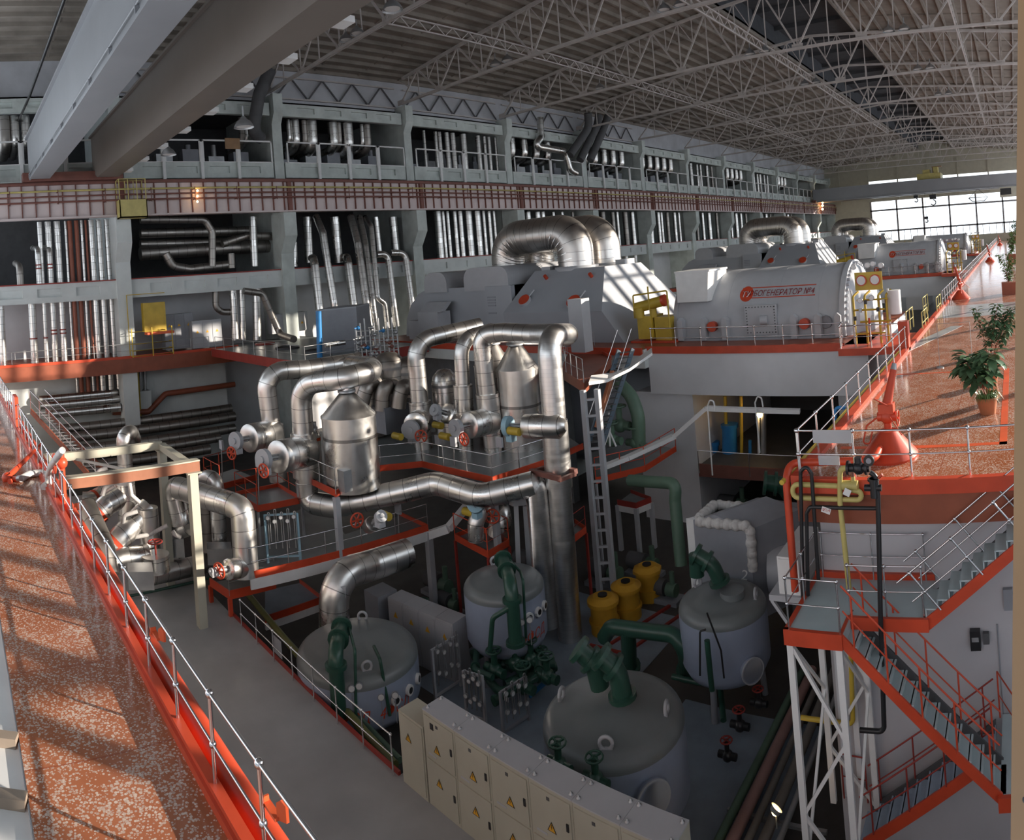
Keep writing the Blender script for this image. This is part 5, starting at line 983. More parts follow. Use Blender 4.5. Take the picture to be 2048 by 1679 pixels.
LW = deck('long lower walkway with red edge and white fascia beam', pl([(500, 1152), (856, 1056), (800, 1030), (690, 1068), (640, 1000), (505, 1060)], ZL), (0, 1), ZL, fascia=.42, legs=(1,), lmat=LGREY, lr=.14)
railing('thin bright railing along the front of the lower walkway', [LW[0], LW[1]], 1.1, 1.6, CHR, .018, group='deck railings', knob=False)
t = thing('cable_tray', 'white cable tray kinking up from the end of the lower walkway', 'tray', LW[1]); MB().bar(LW[1] - Vector((0, 0, .3)), pd(897, 1056, hd(LW[1]) - .4), .3, .35).bar(pd(897, 1056, hd(LW[1]) - .4), pd(945, 998, hd(LW[1]) + .6), .3, .3).build('tray', WHT, t)
S3 = 3.2
def c3(l): return [(x / S3, 740 + y / S3) for x, y in l]
P1_ = deck('small grey platform with red edges above the gauge frame', pl(c3([(1510, 800), (1650, 890), (1930, 835), (1780, 745)]), -4.6), (0, 1, 2, 3), -4.6, legs=(1, 2), zleg=ZL, lmat=STL)
railing('red railing around the small platform above the gauge frame', [P1_[1], P1_[0], P1_[3], P1_[2]], 1.1, 1.2, RED, .022, group='red platform railings', knob=False)
P2_ = deck('small platform with red edges behind the one above the gauge frame', pl(c3([(1310, 690), (1410, 750), (1640, 690), (1500, 630)]), -4.6), (0, 1), -4.6, legs=(1,), zleg=ZP, lmat=STL)
railing('red railing on the rear small platform at the left valves', [P2_[1], P2_[0], P2_[3]], 1.1, 1.2, RED, .022, group='red platform railings', knob=False)
P3_ = deck('red edged platform under the small hand wheel valve, on the grey floor', pl(c3([(1345, 1360), (1470, 1445), (1765, 1375), (1640, 1300)]), -7.2), (0, 1, 2), -7.2, edge=.22, legs=(1, 0), zleg=ZP, lmat=RED, lr=.08)
railing('thin railing beside the hand wheel valve platform', [P3_[1], P3_[2]], 1.1, 1.0, STL, .018, group='deck railings', knob=False)
P4_ = deck('small red edged platform hanging under the long silver pipe', pl([(910, 1075), (976, 1110), (1018, 1086), (952, 1058)], -6.5), (0, 1, 2, 3), -6.5, legs=(0, 1, 2), lmat=REDD)
railing('red railing around the platform under the long silver pipe', [P4_[0], P4_[1], P4_[2], P4_[3]], 1.1, 1.3, RED, .022, group='red platform railings', knob=False)
P5_ = deck('curved edge platform with red edge right of the ladder tower', pl([(1192, 962), (1290, 938), (1352, 898), (1270, 880), (1180, 905)], -5.0), (0, 1), -5.0, legs=(0,), lmat=LGREY)
railing('red railing along the platform right of the ladder tower', [P5_[0], P5_[1], P5_[2]], 1.1, 1.5, RED, .022, group='red platform railings', knob=False)
t = thing('cable_tray', 'white cable tray rising along the right platform to the generator opening', 'tray', P5_[0]); pts = [pd(1203, 935, 32), pd(1255, 915, 32.5), pd(1348, 872, 34), pd(1412, 816, 33.5), pd(1600, 822, 32.5)]; m = MB()
for a, b in zip(pts, pts[1:]): m.bar(a, b, .35, .2)
m.build('tray', WHT, t)
P6_ = deck('dim balcony with red and white edges low beside the dark condenser', pl([(1235, 1005), (1272, 1012), (1302, 1000), (1262, 985)], -7.5), (0, 1, 2), -7.5, fascia=.3, legs=(0, 1, 2), lmat=LGREY, emat=REDD, lr=.1)
P7_ = deck('red edged strip platform right of the tall grey lagged pipes', pl([(1098, 1118), (1172, 1060), (1150, 1045), (1085, 1085)], -6.8), (0, 1), -6.8, legs=(1,), lmat=REDD)
railing('dark red railing on the strip platform by the tall pipes', [P7_[0], P7_[1]], 1.1, 1.4, REDD, .02, group='red platform railings', knob=False)
P8_ = deck('low red edged blue platform below the lower walkway', pl([(530, 1240), (645, 1200), (600, 1165), (530, 1180)], -8.9), (0, 1), -8.9, mat=BLUF, fascia=.3)
# ladder tower, brown top landing, steep stair
LT = pd(1200, 1190, 15.6 / .502); bx, by = LT.x, LT.y
t = thing('ladder_tower', 'white two post ladder tower carrying the brown landing', 'ladder tower', (bx, by, ZPIT)); e = Vector((.55, .35, 0))
for k in (-.0, 1.): MB().bar(LT + e * k, Vector((bx, by, -.55)) + e * k, .24, .2).build('post', LGREY, t)
m = MB()
for k in range(12): m.bar(Vector((bx, by, -1 - k * .75)), Vector((bx, by, -1 - k * .75)) + e, .12, .1)
m.build('rungs', LGREY, t)
UP = deck('red brown landing on top of the ladder tower beside the tall cabinet', pl([(1122, 738), (1168, 765), (1222, 716), (1190, 700), (1135, 708)], -.3), (2, 3), -.3, thick=.5, mat=BRN, name='brown_landing')
railing('thin railing around the brown landing', [UP[0], UP[1]], 1.1, 1.2, STL, .018, group='deck railings', knob=False)
railing('thin railing beside the tall cabinet on the brown landing', [UP[0], UP[4], UP[3]], 1.1, 1.2, STL, .018, group='deck railings', knob=False)
t = thing('canopy_roof', 'curved white walkway canopy sheet below the turbine deck', 'canopy', pd(1240, 745, 33)); m = MB(); cp = [(1178, 770), (1215, 764), (1260, 742), (1305, 710)]
pp = [pd(x, y, 30.5 + i * 1.1) for i, (x, y) in enumerate(cp)]
for a, b in zip(pp, pp[1:]): m.prism([a, b, b + Vector((-.8, 1.3, .02)), a + Vector((-.8, 1.3, .02))], (0, 0, .14))
m.build('sheet', WHT, t)
t = thing('steep_stair', 'steep dark stair with bright handrails up to the turbine deck', 'stairs', pd(1172, 885, 31.5)); a, b = pd(1176, 890, 31.8), pd(1238, 700, 33.5); w = Vector((.5, .5, 0))
for k in (0, 1): MB().bar(a + w * k, b + w * k, .06, .25).build('stringer', paint('slate blue', (.10, .14, .18), .5), t); MB().cyl(a + w * k + Vector((0, 0, 1)), b + w * k + Vector((0, 0, 1)), .025, 8).build('handrail', CHR, t)
for k in range(16): c = lerp(a, b, (k + .5) / 16); MB().bar(c, c + w, .25, .03).build('tread', DGREY, t)
t = thing('diagonal_brace', 'orange brown diagonal strut under the canopy', 'strut', pd(1195, 855, 32)); MB().bar(pd(1194, 855, 32), pd(1226, 742, 33), .2).build('strut', paint('brown strut', (.42, .16, .08), .5), t)
# ------------------------------------------------------------------ silver vessels and pipes
def vessel(lab, px, yb, zb, r, zsh, ztop, rn, H=None, mat=SILV):
    p = pz(px, yb, zb); p = pd(px, yb - 90, H or hd(p) + r); t = thing('silver_vessel', lab, 'vessel', (p.x, p.y, zb), 'silver vessels'); o = Vector((p.x, p.y, 0))
    m = MB(); m.lathe(o, (0, 0, 1), [(r, zb - .12), (r, zsh)], 36, False); m.build('shell', mat, t); m = MB(); m.lathe(o, (0, 0, 1), [(r * 1.02, zsh - .03), (rn, ztop)], 36, False).lathe(o, (0, 0, 1), [(r * 1.03, zsh - .08), (r * 1.03, zsh)], 36, False); m.build('conical_top', mat, t)
    MB().lathe(o, (0, 0, 1), [(rn * 1.5, ztop - .05), (rn * 1.5, ztop + .06), (rn, ztop + .06), (rn, ztop + .3)], 20, False).build('neck_flange', STL, t); return t, o
V1, o1 = vessel('large silver vessel with conical top at the left of the deck', 702, 985, ZB, 1.22, -.62, .42, .27)
MB().box(o1.x + .55, o1.x + 1.05, o1.y - 1.15, o1.y - .75, ZB + .1, ZB + 1.0).build('support_bracket', STL, V1)
V2, o2 = vessel('silver vessel with conical top behind the tall right riser', 1041, 905, ZB, 1.06, .25, 1.45, .3)
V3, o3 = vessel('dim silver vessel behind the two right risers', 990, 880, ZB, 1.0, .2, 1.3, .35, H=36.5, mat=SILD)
V4, o4 = vessel('slim silver cylinder with an orange ring left of the large vessel', 630, 960, ZB, .25, -1.7, -1.4, .1); MB().lathe(o4, (0, 0, 1), [(.26, -1.95), (.26, -1.8)], 16, False).build('orange_ring', ORG, V4)
SPK = 1.07
def sp(lab, pts, r, mat=SIL, rb=None, bands=(), n=18, name='silver_pipe', sleeve=()):
    r *= SPK; t = thing(name, lab, 'pipe', pts[0], 'silver lagged pipes'); MB().tube(pts, r, n, rb or r * 2.0, 7).build('pipe_run', mat, t)
    for i, f0, f1, k in sleeve: a, b = Vector(pts[i]), Vector(pts[i + 1]); MB().tube([lerp(a, b, f0), lerp(a, b, f0 + (f1 - f0) * .12), lerp(a, b, f1 - (f1 - f0) * .12), lerp(a, b, f1)], r * k, n).build('sleeve', mat, t)
    for i, f in bands: a, b = Vector(pts[i]), Vector(pts[i + 1]); c = lerp(a, b, f); d = (b - a).normalized() * .09; MB().cyl(c - d, c + d, r * 1.02, n, caps=False).build('red_band', RED, t)
    return t
H6 = 31.6; zl = -3.75
sp('left riser pipe bending over to the upper header, rear one', [pd(558, 960, 34.5), pd(528, 742, 34.5), pd(610, 738, 35), pd(720, 722, 36)], .45, sleeve=((0, .25, .5, 1.25),), rb=1.0)
sp('left riser pipe bending to the header above the large vessel', [pd(615, 985, H6), pd(600, 768, H6), pd(738, 748, 29.3), pd(745, 735, 33.5), pd(690, 728, 36)], .46, sleeve=((0, .15, .55, 1.25),), rb=1.1)
sp('neck pipe from the header down to the large silver vessel', [Vector((o1.x, o1.y, .4)), pd(701, 762, hd(o1))], .27)
L0 = pd(606, 940, H6)
sp('long horizontal silver pipe snaking below the deck to the right', [pd(612, 962, H6), pd(617, 1004, H6), pd(668, 1012, 30.6), pd(872, 965, 29.9), pd(962, 992, 28.2), pd(1068, 966, 27.9)], .47, rb=1.1, n=20); sp('silver downcomer pipe from the long pipe to the pit floor', [pd(1045, 975, 28.0), pd(1072, 966, 28.0), pd(1098, 1248, 28.)], .45, SILR, rb=.8)
HB = 15.6 / .5586
sp('tall silver riser pipe with ribbed sleeves at the right end', [pd(1141, 1278, HB), pd(1096, 670, HB), pd(1140, 668, 30.4), pd(1052, 668, 32.8)], .46, SILR, rb=.85, sleeve=((0, .5, .72, 1.12),))
sp('thick upper header pipe over the right vessel', [pd(1128, 672, 31.2), pd(1010, 664, 33.4), pd(962, 668, 33.9), pd(988, 905, 33.9)], .44, rb=1.2, sleeve=((2, .5, .8, 1.3),))
sp('slim riser pipe left of the thick header riser', [pd(932, 905, 34.4), pd(921, 678, 34.4), pd(985, 660, 35.5)], .36, rb=1.0, sleeve=((0, .35, .6, 1.3),))
sp('leftmost of the right hand riser pipes, with a large valve body', [pd(848, 900, 35.5), pd(829, 682, 35.5), pd(960, 652, 37)], .44, rb=1.1, sleeve=((0, .2, .45, 1.25),))
def bigvalve(lab, c, tip, r, gear, wheel=None, motor=None, gmat=LGREY):
    c, tip = Vector(c), Vector(tip); d = (tip - c).normalized(); t = thing('gate_valve', lab, 'valve', c, 'large lagged valves')
    MB().lathe(c, d, [(r * .35, -r * 1.1), (r, -r * .5), (r, (tip - c).length), (r * .96, (tip - c).length + .03), (r * .25, (tip - c).length + .03)], 24).build('lagged_body', SIL, t)
    g = tip + d * .75; MB().cyl(tip, g, .09, 8).cyl(tip + Vector((0, 0, .12)), g + Vector((0, 0, .12)), .025, 6).cyl(tip - Vector((0, 0, .12)), g - Vector((0, 0, .12)), .025, 6).build('yoke', STL, t)
    gb = MB().cyl(g, g + d * .22, gear, 22).cyl(g + d * .22, g + d * .3, gear * .35, 14).box(g.x - .16, g.x + .16, g.y - .16, g.y + .16, g.z - gear * 1.5, g.z).build('gear_box', gmat, t)
    if wheel:
        c2 = Vector(wheel); m = MB(); a, b = Vector((d.y, -d.x, 0)).normalized(), Vector((0, 0, 1)); R = .29
        m.tube([c2 + (a * cos(k * pi / 8) + b * sin(k * pi / 8)) * R for k in range(17)], .04, 6)
        for k in range(3): q = (a * cos(k * pi / 3) + b * sin(k * pi / 3)) * R; m.bar(c2 - q, c2 + q, .05)
        m.build('hand_wheel', RED, t)
    if motor: q = Vector(motor); MB().cyl(q - Vector((.3, 0, 0)), q + Vector((.3, 0, 0)), .17, 12).build('motor', YEL, t)
    return t
bigvalve('large lagged valve on the left front riser, with red wheel', pd(606, 903, 31.3), pd(556, 913, 30.2), .72, .45, pd(527, 941, 29.2)); bigvalve('large lagged valve on the left rear riser, in shade', pd(540, 868, 34.2), pd(498, 876, 33.2), .68, .42, pd(463, 906, 32.4))
bigvalve('large lagged valve on the leftmost right hand riser', pd(842, 842, 35.2), pd(832, 850, 34.4), .66, .46, pd(842, 872, 33), pd(795, 872, 33.6)); bigvalve('large lagged valve on the thick header riser', pd(975, 842, 33.6), pd(938, 850, 32.7), .64, .42, pd(928, 878, 31.5), pd(890, 872, 32.4))
bigvalve('large lagged valve on the tall right riser, pointing left', pd(1108, 852, 27.6), pd(1052, 852, 28.2), .50, .42, None, pd(1029, 862, 28), BLUP); bigvalve('grey lagged valve between the right hand risers', pd(915, 832, 35), pd(893, 826, 34.4), .5, .3, None, pd(876, 850, 34))
for i, (px, py, H) in enumerate(((434, 898, 30), (517, 930, 29.2), (876, 880, 32.5), (907, 884, 31.8), (997, 884, 30.5), (1022, 1020, 27), (797, 1022, 28.6))):
    pass
def panelpost(px, py, yb, z, lab): 
    p = pz(px, yb, z); q = pd(px - 2, py, hd(p)); t = thing('control_post', lab, 'control post', p, 'small valve control posts'); MB().cyl(p, q, .03, 6).build('stem', STL, t); MB().box(q.x - .18, q.x + .18, q.y - .06, q.y + .06, q.z - .2, q.z + .25).build('panel', LGREY, t)
for i, (px, py, yb, z, lab) in enumerate(((445, 890, 962, -4.6, 'at the rear small platform'), (518, 925, 1005, -4.6, 'at the small platform above the gauge frame'), (878, 880, 918, ZB, 'left on the vessel deck'), (909, 884, 930, ZB, 'by the thick header riser'), (1001, 885, 930, ZB, 'right on the vessel deck'), (798, 1018, 1065, ZL, 'on the lower walkway'))): panelpost(px, py, yb, z, f'grey valve control post {lab}')
t = thing('pipe_bracket', 'red brown steel bracket clasping the tall riser below the deck', 'bracket', pd(1105, 945, HB)); c = pd(1108, 944, HB); MB().bar(c + Vector((-1.0, -.3, 0)), c + Vector((.9, -.75, .1)), .18, .2).bar(c + Vector((-.8, .6, 0)), c + Vector((1.0, .2, .1)), .18, .2).bar(c + Vector((-.9, -.3, 0)), c + Vector((-.7, .6, 0)), .15).bar(c + Vector((.8, -.7, 0)), c + Vector((.95, .2, 0)), .15).build('frame', RUST, t)
# dim bulky pipes behind
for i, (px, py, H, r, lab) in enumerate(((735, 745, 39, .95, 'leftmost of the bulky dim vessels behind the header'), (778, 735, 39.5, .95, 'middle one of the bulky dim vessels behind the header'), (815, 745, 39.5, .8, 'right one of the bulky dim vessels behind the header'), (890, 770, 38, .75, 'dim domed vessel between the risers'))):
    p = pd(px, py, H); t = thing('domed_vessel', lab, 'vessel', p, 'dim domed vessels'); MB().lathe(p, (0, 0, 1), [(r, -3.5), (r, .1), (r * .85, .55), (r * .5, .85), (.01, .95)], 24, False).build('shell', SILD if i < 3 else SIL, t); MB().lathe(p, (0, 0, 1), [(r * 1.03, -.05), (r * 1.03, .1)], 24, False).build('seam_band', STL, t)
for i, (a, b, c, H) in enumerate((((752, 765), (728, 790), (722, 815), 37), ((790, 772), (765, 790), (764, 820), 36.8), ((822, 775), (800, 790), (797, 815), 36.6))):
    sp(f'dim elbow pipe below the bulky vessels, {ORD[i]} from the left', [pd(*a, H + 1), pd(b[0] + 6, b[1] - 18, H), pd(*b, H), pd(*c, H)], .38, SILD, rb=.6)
solo('grey_cabinet', MB().box(*[c for a in zip(pd(755, 865, 37) - Vector((.4, 0, 0)), pd(790, 810, 37) + Vector((.2, 1, 0))) for c in sorted(a)]), MGREY, 'plain grey cabinet standing between the large vessel and the right risers', 'cabinet')
# under-deck pieces
sp('silver elbow pipe below the lower walkway', [pd(668, 1300, 26.5), pd(668, 1150, 26.5), pd(742, 1130, 28), pd(815, 1105, 29)], .55, rb=1.0); t = thing('steel_column', 'pale steel column below the lower walkway elbow', 'column', pd(688, 1240, 26)); MB().bar(pd(686, 1170, 26.2), pd(686, 1240, 26.2), .2).build('shaft', LGREY, t)
sp('silver stub pipe on the hanging platform', [pd(952, 1080, 28.7), pd(951, 1045, 28.7), pd(962, 1020, 28.9)], .32, rb=.4); sp('dim silver elbow behind the hanging platform', [pd(995, 1070, 30), pd(1005, 1030, 30), pd(985, 1000, 31)], .45, rb=.7)
bigvalve('grey geared valve over the hanging platform', pd(962, 1022, 29.4), pd(959, 1018, 29.1), .2, .36, pd(985, 1032, 28.9), pd(938, 1024, 29), BLUP)
bigvalve('small valve with yellow motor on the lower walkway', pd(740, 1050, 28.6), pd(745, 1046, 28.4), .3, .25, pd(714, 1040, 28.3), pd(770, 1030, 28.5))
t = thing('pipe_support', 'white steel trestle carrying the long silver pipe', 'support', pd(1040, 1120, 29)); MB().bar(pd(1032, 1010, 29), pd(1037, 1130, 29), .2).bar(pd(1050, 1010, 29.3), pd(1058, 1130, 29.3), .2).bar(pd(1022, 1003, 28.8), pd(1062, 1000, 29.3), .3, .3).build('frame', LGREY, t)
for i, (px, y0, y1, H) in enumerate(((1075, 1000, 1240, 30), (1062, 1000, 1220, 31.5))): sp(f"grey lagged vertical pipe behind the downcomer, {('right', 'left')[i]} one", [pd(px + 16, y1, H), pd(px, y0, H)], .33, SILD)
# gauge frame, valve rack, machine
a, b = pz(536, 1125, ZL), pz(601, 1122, ZL); rack(a, b, 2.0, 'pale blue pipe frame with yellow gauges under the small platform', 1, 5, ZL, BLUP)
t = thing('valve_rack', 'dense rack of small valves and pipes left of the turbine', 'valve rack', pd(752, 712, 46)); o = pd(716, 716, 46); ex = (pd(798, 712, 46.5) - o); m = MB(); n2 = 10; hh = pd(716, 655, 46).z - o.z
for k in range(n2): c = o + ex * (k / (n2 - 1)); m.cyl(c, c + Vector((0, 0, hh * (1 + .15 * (k % 3)))), .06, 6)
for k in range(6): m.cyl(o + Vector((0, 0, hh * (k + .3) / 6)), o + ex + Vector((0, 0, hh * (k + .3) / 6)), .05, 6)
m.build('pipe_grid', STL, t)
for k in range(24): c = o + ex * random.random() + Vector((0, -.1, hh * random.random())); MB().ball(c, .14, 8).cyl(c, c + Vector((0, -.3, 0)), .05, 6).build('valve', STL if k % 3 else BLU if k % 2 else RUST, t)
t = thing('oil_machine', 'big plain grey machine box on the wall platform', 'machine', pd(678, 690, 49)); a, b = pd(636, 690, 49), pd(718, 690, 50); a.z = b.z = -.01; hgt = pd(640, 622, 49).z - a.z; bk = Vector((-2.5, 3, 0))
MB().prism([a, b, b + bk, a + bk], (0, 0, hgt)).build('casing', MGREY, t); MB().prism([a + Vector((0, 0, hgt)), b + Vector((0, 0, hgt)), b + bk + Vector((0, 0, hgt)), a + bk + Vector((0, 0, hgt))], (0, 0, .1)).build('lid', GREY, t)
solo('blue_post', MB().cyl((pd(637, 680, 47.5).x, pd(637, 680, 47.5).y, -.01), pd(637, 622, 47.5), .2, 12), BLU, 'blue round post at the left corner of the grey machine', 'post')
struct('floor_wall_platform', MB().box(-58, -38.9, 21.9, 32.4, -.55, -.01), PLAT, 'grey platform between the left wall and the first turbine'); struct('trim_11', MB().box(-55, -38.85, 21.8, 21.9, -.6, .08).box(-38.9, -38.8, 21.8, 32.4, -.6, .08), REDD, 'dark red edge of the wall platform')
railing('thin railing along the near edge of the wall platform', [(-54.5, 22.0, 0), (-39.0, 22.0, 0)], 1.1, 1.9, STL, .022, group='deck railings', knob=False); railing('thin railing along the end of the wall platform', [(-39.0, 22.0, 0), (-39.0, 26, 0)], 1.1, 1.6, STL, .022, group='deck railings', knob=False)
railing('thin railing along the wall walkway under the vertical pipes', [(-55.4, 3, 0), (-55.4, 21.8, 0)], 1.1, 1.7, STL, .022, group='deck railings', knob=False)
for i, (px, py, r) in enumerate(((530, 688, .9), (575, 696, 1.0), (640, 702, 1.2))): q = pz(px, py, 0); solo('round_lid', MB().lathe(q, (0, 0, 1), [(r, -.01), (r, .12), (r * .9, .12), (r * .85, .06), (.01, .08)], 24, False), (DGREY if i else REDD), f'round floor lid on the wall platform, {ORD[i]} from the left', 'lid', 'round floor lids')
sp('bright silver cylinder lying on the wall platform', [pd(650, 690, 46), pd(690, 684, 46.5)], .16)
# wall walkway cabinets and yellow cage
def wbox(px0, px1, py0, py1, X, dep, name, lab, mat, cat, grp=None):
    a, b = pxx(px0, py1, X), pxx(px1, py0, X); t = thing(name, lab, cat, (X, (a.y + b.y) / 2, a.z), grp); MB().box(X - dep, X, a.y, b.y, max(a.z, 0), b.z).build('body', mat, t); n = 3
    for k in range(n): MB().box(X, X + .03, a.y + (b.y - a.y) * (k + .06) / n, a.y + (b.y - a.y) * (k + .94) / n, max(a.z, 0) + .1, b.z - .1).build('door', mat, t)
    for k in range(n): c = a.y + (b.y - a.y) * (k + .5) / n; m = MB(); q = m.add([(X + .04, c - .15, b.z - 1.1), (X + .04, c + .15, b.z - 1.1), (X + .04, c, b.z - .85)]); m.face((q, q + 1, q + 2)); m.build('warning_sign', WARN, t)
    return t
wbox(332, 385, 625, 700, -57.2, 1, 'wall_cabinet', 'tall grey cabinet on the wall walkway right of the yellow cage', MGREY, 'cabinet'); wbox(387, 442, 637, 697, -56.4, .9, 'wall_cabinet', 'grey cabinet with yellow triangles on the wall walkway', LGREY, 'cabinet'); wbox(545, 614, 622, 668, -56.4, .9, 'wall_cabinet', 'grey cabinet row with yellow triangles at the second column', LGREY, 'cabinet')
t = thing('yellow_cage', 'yellow steel hoist cabinet with caged rails at the first wall column', 'cage', (-55.2, 16.5, 0)); a, b = pxx(289, 664, -55.6), pxx(329, 603, -55.6); MB().box(-56.2, -55.5, a.y, b.y, a.z, b.z).build('cabinet', YEL, t)
m = MB(); y0, y1 = pxx(258, 640, -55.2).y, pxx(338, 640, -55.2).y
for z in (.1, .55, 1.1, 2.1): m.tube([(-55.6, y0, z), (-54.6, y0, z), (-54.6, y1 if z < 1.6 else y1 - .6, z), (-55.6, y1 if z < 1.6 else y1 - .6, z)], .04, 6)
for y in (y0, (y0 + y1) / 2, y1): m.bar((-54.6, y, 0), (-54.6, y, 2.4), .07)
m.bar((-55.5, y0, 0), (-55.5, y0, 5.2), .07).bar((-55.5, y0, 5.2), (-55.5, b.y, 5.2), .06); m.build('rails', YEL, t); MB().box(-55.6, -54.7, a.y, b.y + .4, 1.75, 1.95).build('hoist_beam', ORG, t)
# pipes below the wall walkway
for i, (x0, y0, x1, y1, X, r) in enumerate(((78, 799, 266, 781, -57.9, .34), (81, 815, 266, 791, -57.3, .33), (97, 830, 240, 812, -56.8, .36), (116, 862, 462, 813, -56.2, .4), (125, 877, 469, 831, -55.4, .42), (140, 900, 469, 856, -54.6, .4), (166, 934, 419, 896, -53.4, .4), (150, 916, 440, 874, -54, .35))):
    a, b = pxx(x0, y0, X), pxx(x1, y1, X); b.z = a.z = (a.z + b.z) / 2; pipe('basement_pipe', f'silver pipe running along the basement wall, {ORD[i]} from the top', [a, b], r, SIL if i in (0, 1, 2) else SILD, group='basement wall pipes')
pipe('red_main', 'red pipe stepping up along the basement wall', [pxx(225, 824, -57.4), pxx(297, 823, -57.4), pxx(331, 787, -57.6), pxx(469, 768, -57.6)], .25, BRN, rb=.5)
for i, (px, r, red) in enumerate(lst):
    if i > 3: q = pxx(px + 12, 760, -58.0); pipe('wall_pipe', f"{'red' if red else 'silver'} pipe continuing below the wall walkway, {ORD[i - 4]} from the left", [(-58, q.y, -1.31), (-58, q.y, -4.2)], r, BRN if red else SIL, group='pipes below the wall walkway')
q = pxx(288, 795, -57.6); t = thing('wall_hopper', 'pale box hanging on the basement wall under the cables', 'box', q); MB().box(-58.5, -57.4, q.y - .6, q.y + .6, q.z - 1.2, q.z + .6).build('body', CON, t); MB().cyl((-57.8, q.y - .2, q.z + .6), (-57.8, q.y - .1, -1.3), .14, 8).cyl((-57.8, q.y + .2, q.z + .6), (-57.8, q.y + .3, -1.3), .14, 8).build('conduit', STL, t)
for i in range(2): q = pxx(274 + i * 5, 790, -57.3); pipe('yellow_pipe', f"thin yellow pipe on the basement wall, {('left', 'right')[i]} one", [(-57.3, q.y, -1.3), (-57.3, q.y, -6)], .07, YEL)
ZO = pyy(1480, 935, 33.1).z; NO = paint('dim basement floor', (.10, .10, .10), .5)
# inside the opening under the generator
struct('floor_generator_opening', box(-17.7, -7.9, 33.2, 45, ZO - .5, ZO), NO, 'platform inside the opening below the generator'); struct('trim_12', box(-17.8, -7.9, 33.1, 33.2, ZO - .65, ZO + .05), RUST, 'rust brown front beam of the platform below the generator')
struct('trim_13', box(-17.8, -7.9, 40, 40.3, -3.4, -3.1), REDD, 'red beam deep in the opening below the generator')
railing('bright thin railing crossing the opening below the generator', [pd(1395, 900, 32.3) - Vector((0, 0, 1.1)), pd(1600, 912, 31.5) - Vector((0, 0, 1.1))], 1.1, 3, CHR, .02, mids=0, group='deck railings', knob=False)
for px, y0, y1, r, mt, lab in ((1395, 852, 888, .3, YEL, 'yellow cylinder beside a grey one under the generator'), (1408, 850, 882, .22, LGREY, 'grey cylinder beside the yellow one under the generator'), (1459, 850, 898, .45, BLU, 'large blue pump under the generator'), (1428, 885, 915, .3, BLU, 'low blue pump under the generator'), (1500, 880, 905, .1, BLU, 'thin blue pipe stub under the generator'), (1450, 792, 852, .1, YEL, 'thin yellow pipe above the blue pump'), (1482, 792, 890, .1, YEL, 'thin yellow pipe right of the blue pump'), (1517, 815, 900, .07, WHT, 'white lamp pole under the generator'), (1527, 820, 905, .16, STL, 'grey vertical pipe under the generator')):
    a, b = pyy(px, y1, 35.5), pyy(px, y0, 35.5); a.z = ZO; t = thing('basement_equipment' if r > .2 else 'thin_pipe', lab, 'pump' if mt is BLU and r > .2 else 'pipe' if r < .2 else 'cylinder', a); MB().cyl(a, b, r, 14).build('shaft', mt, t)
    if r > .2: MB().cyl(b - Vector((0, 0, .12)), b + Vector((0, 0, .08)), r * 1.15, 14).build('cap', mt, t)
q = pyy(1519, 829, 35.3); t = thing('bulkhead_lamp', 'small lit lamp on the pole under the generator', 'lamp', q); MB().ball(q, .16).build('bulb', BULB, t)
for px, y0, y1, lab in ((1415, 802, 950, 'left white hooked lamp pole before the generator opening'), (1510, 795, 905, 'right white hooked lamp pole before the generator opening')):
    a = pd(px + 10, y1, 32.5); b = pd(px, y0 + 10, 32.5); solo('lamp_pole', MB().tube([a, b, b + Vector((.15, 0, .3)), b + Vector((.35, 0, .25)), b + Vector((.4, 0, -.2))], .04, 6, .1), WHT, lab, 'pole', 'hooked lamp poles')
bx = pd(1195, 900, 33.2)
for i, (px, py, H, s) in enumerate(((1240, 850, 34.5, 1.8), (1225, 880, 33.8, 1.6), (1270, 885, 34, 1.4))): valve(pd(px, py, H), f'dull green pump on the right platform, {ORD[i]} from the left', s * 1.3, GRN2)
t = thing('tripod_stand', 'white tripod stand before the green pumps', 'stand', pd(1222, 890, 33)); c = pd(1219, 862, 33); m = MB().cyl(c, pd(1218, 825, 33), .06, 8)
for dx in (-12, 0, 12): m.cyl(c, pd(1220 + dx, 892, 33), .05, 6)
m.build('legs', WHT, t)
t = thing('condenser_shell', 'dark curved condenser shell under the turbine deck', 'condenser', (-24.5, 38, -5)); MB().lathe((-29.9, 38.6, -5.2), (1, 0, 0), [(3.6, 0), (3.6, 7.4), (3.2, 7.9), (.01, 8.1)], 32).build('shell', GREY, t)
# ------------------------------------------------------------------ near walkway: railing, clips, hose, stair
railing('polished railing with ball joints along the near red walkway', [(-56.01, 2.57, .02), (.24, 2.57, .02)], 1.09, 1.25, r=.022, group='walkway railing')
pipe('fire_main', 'thick red pipe running along the outside of the near walkway kerb', [(-37, 2.86, -.12), (1.1, 2.86, -.12)], .17, RED)
def clip(px, py, lab):
    c = pyy(px, py, 2.57); t = thing('hose_clip', lab, 'clip', c, 'red hose clips'); m = MB().box(c.x - .12, c.x + .12, c.y + .02, c.y + .09, c.z - .03, c.z + .0).box(c.x - .13, c.x - .11, c.y + .0, c.y + .08, c.z - .04, c.z + .05)
    m.prism([(c.x + .10, c.y + .05, c.z - .03), (c.x + .19, c.y + .1, c.z - .03), (c.x + .19, c.y + .1, c.z + .12), (c.x + .145, c.y + .075, c.z + .16), (c.x + .10, c.y + .05, c.z + .12)], (0, .03, 0)); m.build('clip_plate', ORG, t)
clip(306, 1270, 'orange red hose clip on the railing, farther of two'); clip(534, 1622, 'orange red hose clip on the railing, nearest one'); clip(150, 1014, 'orange red hose clip low on the railing by the brown beam')
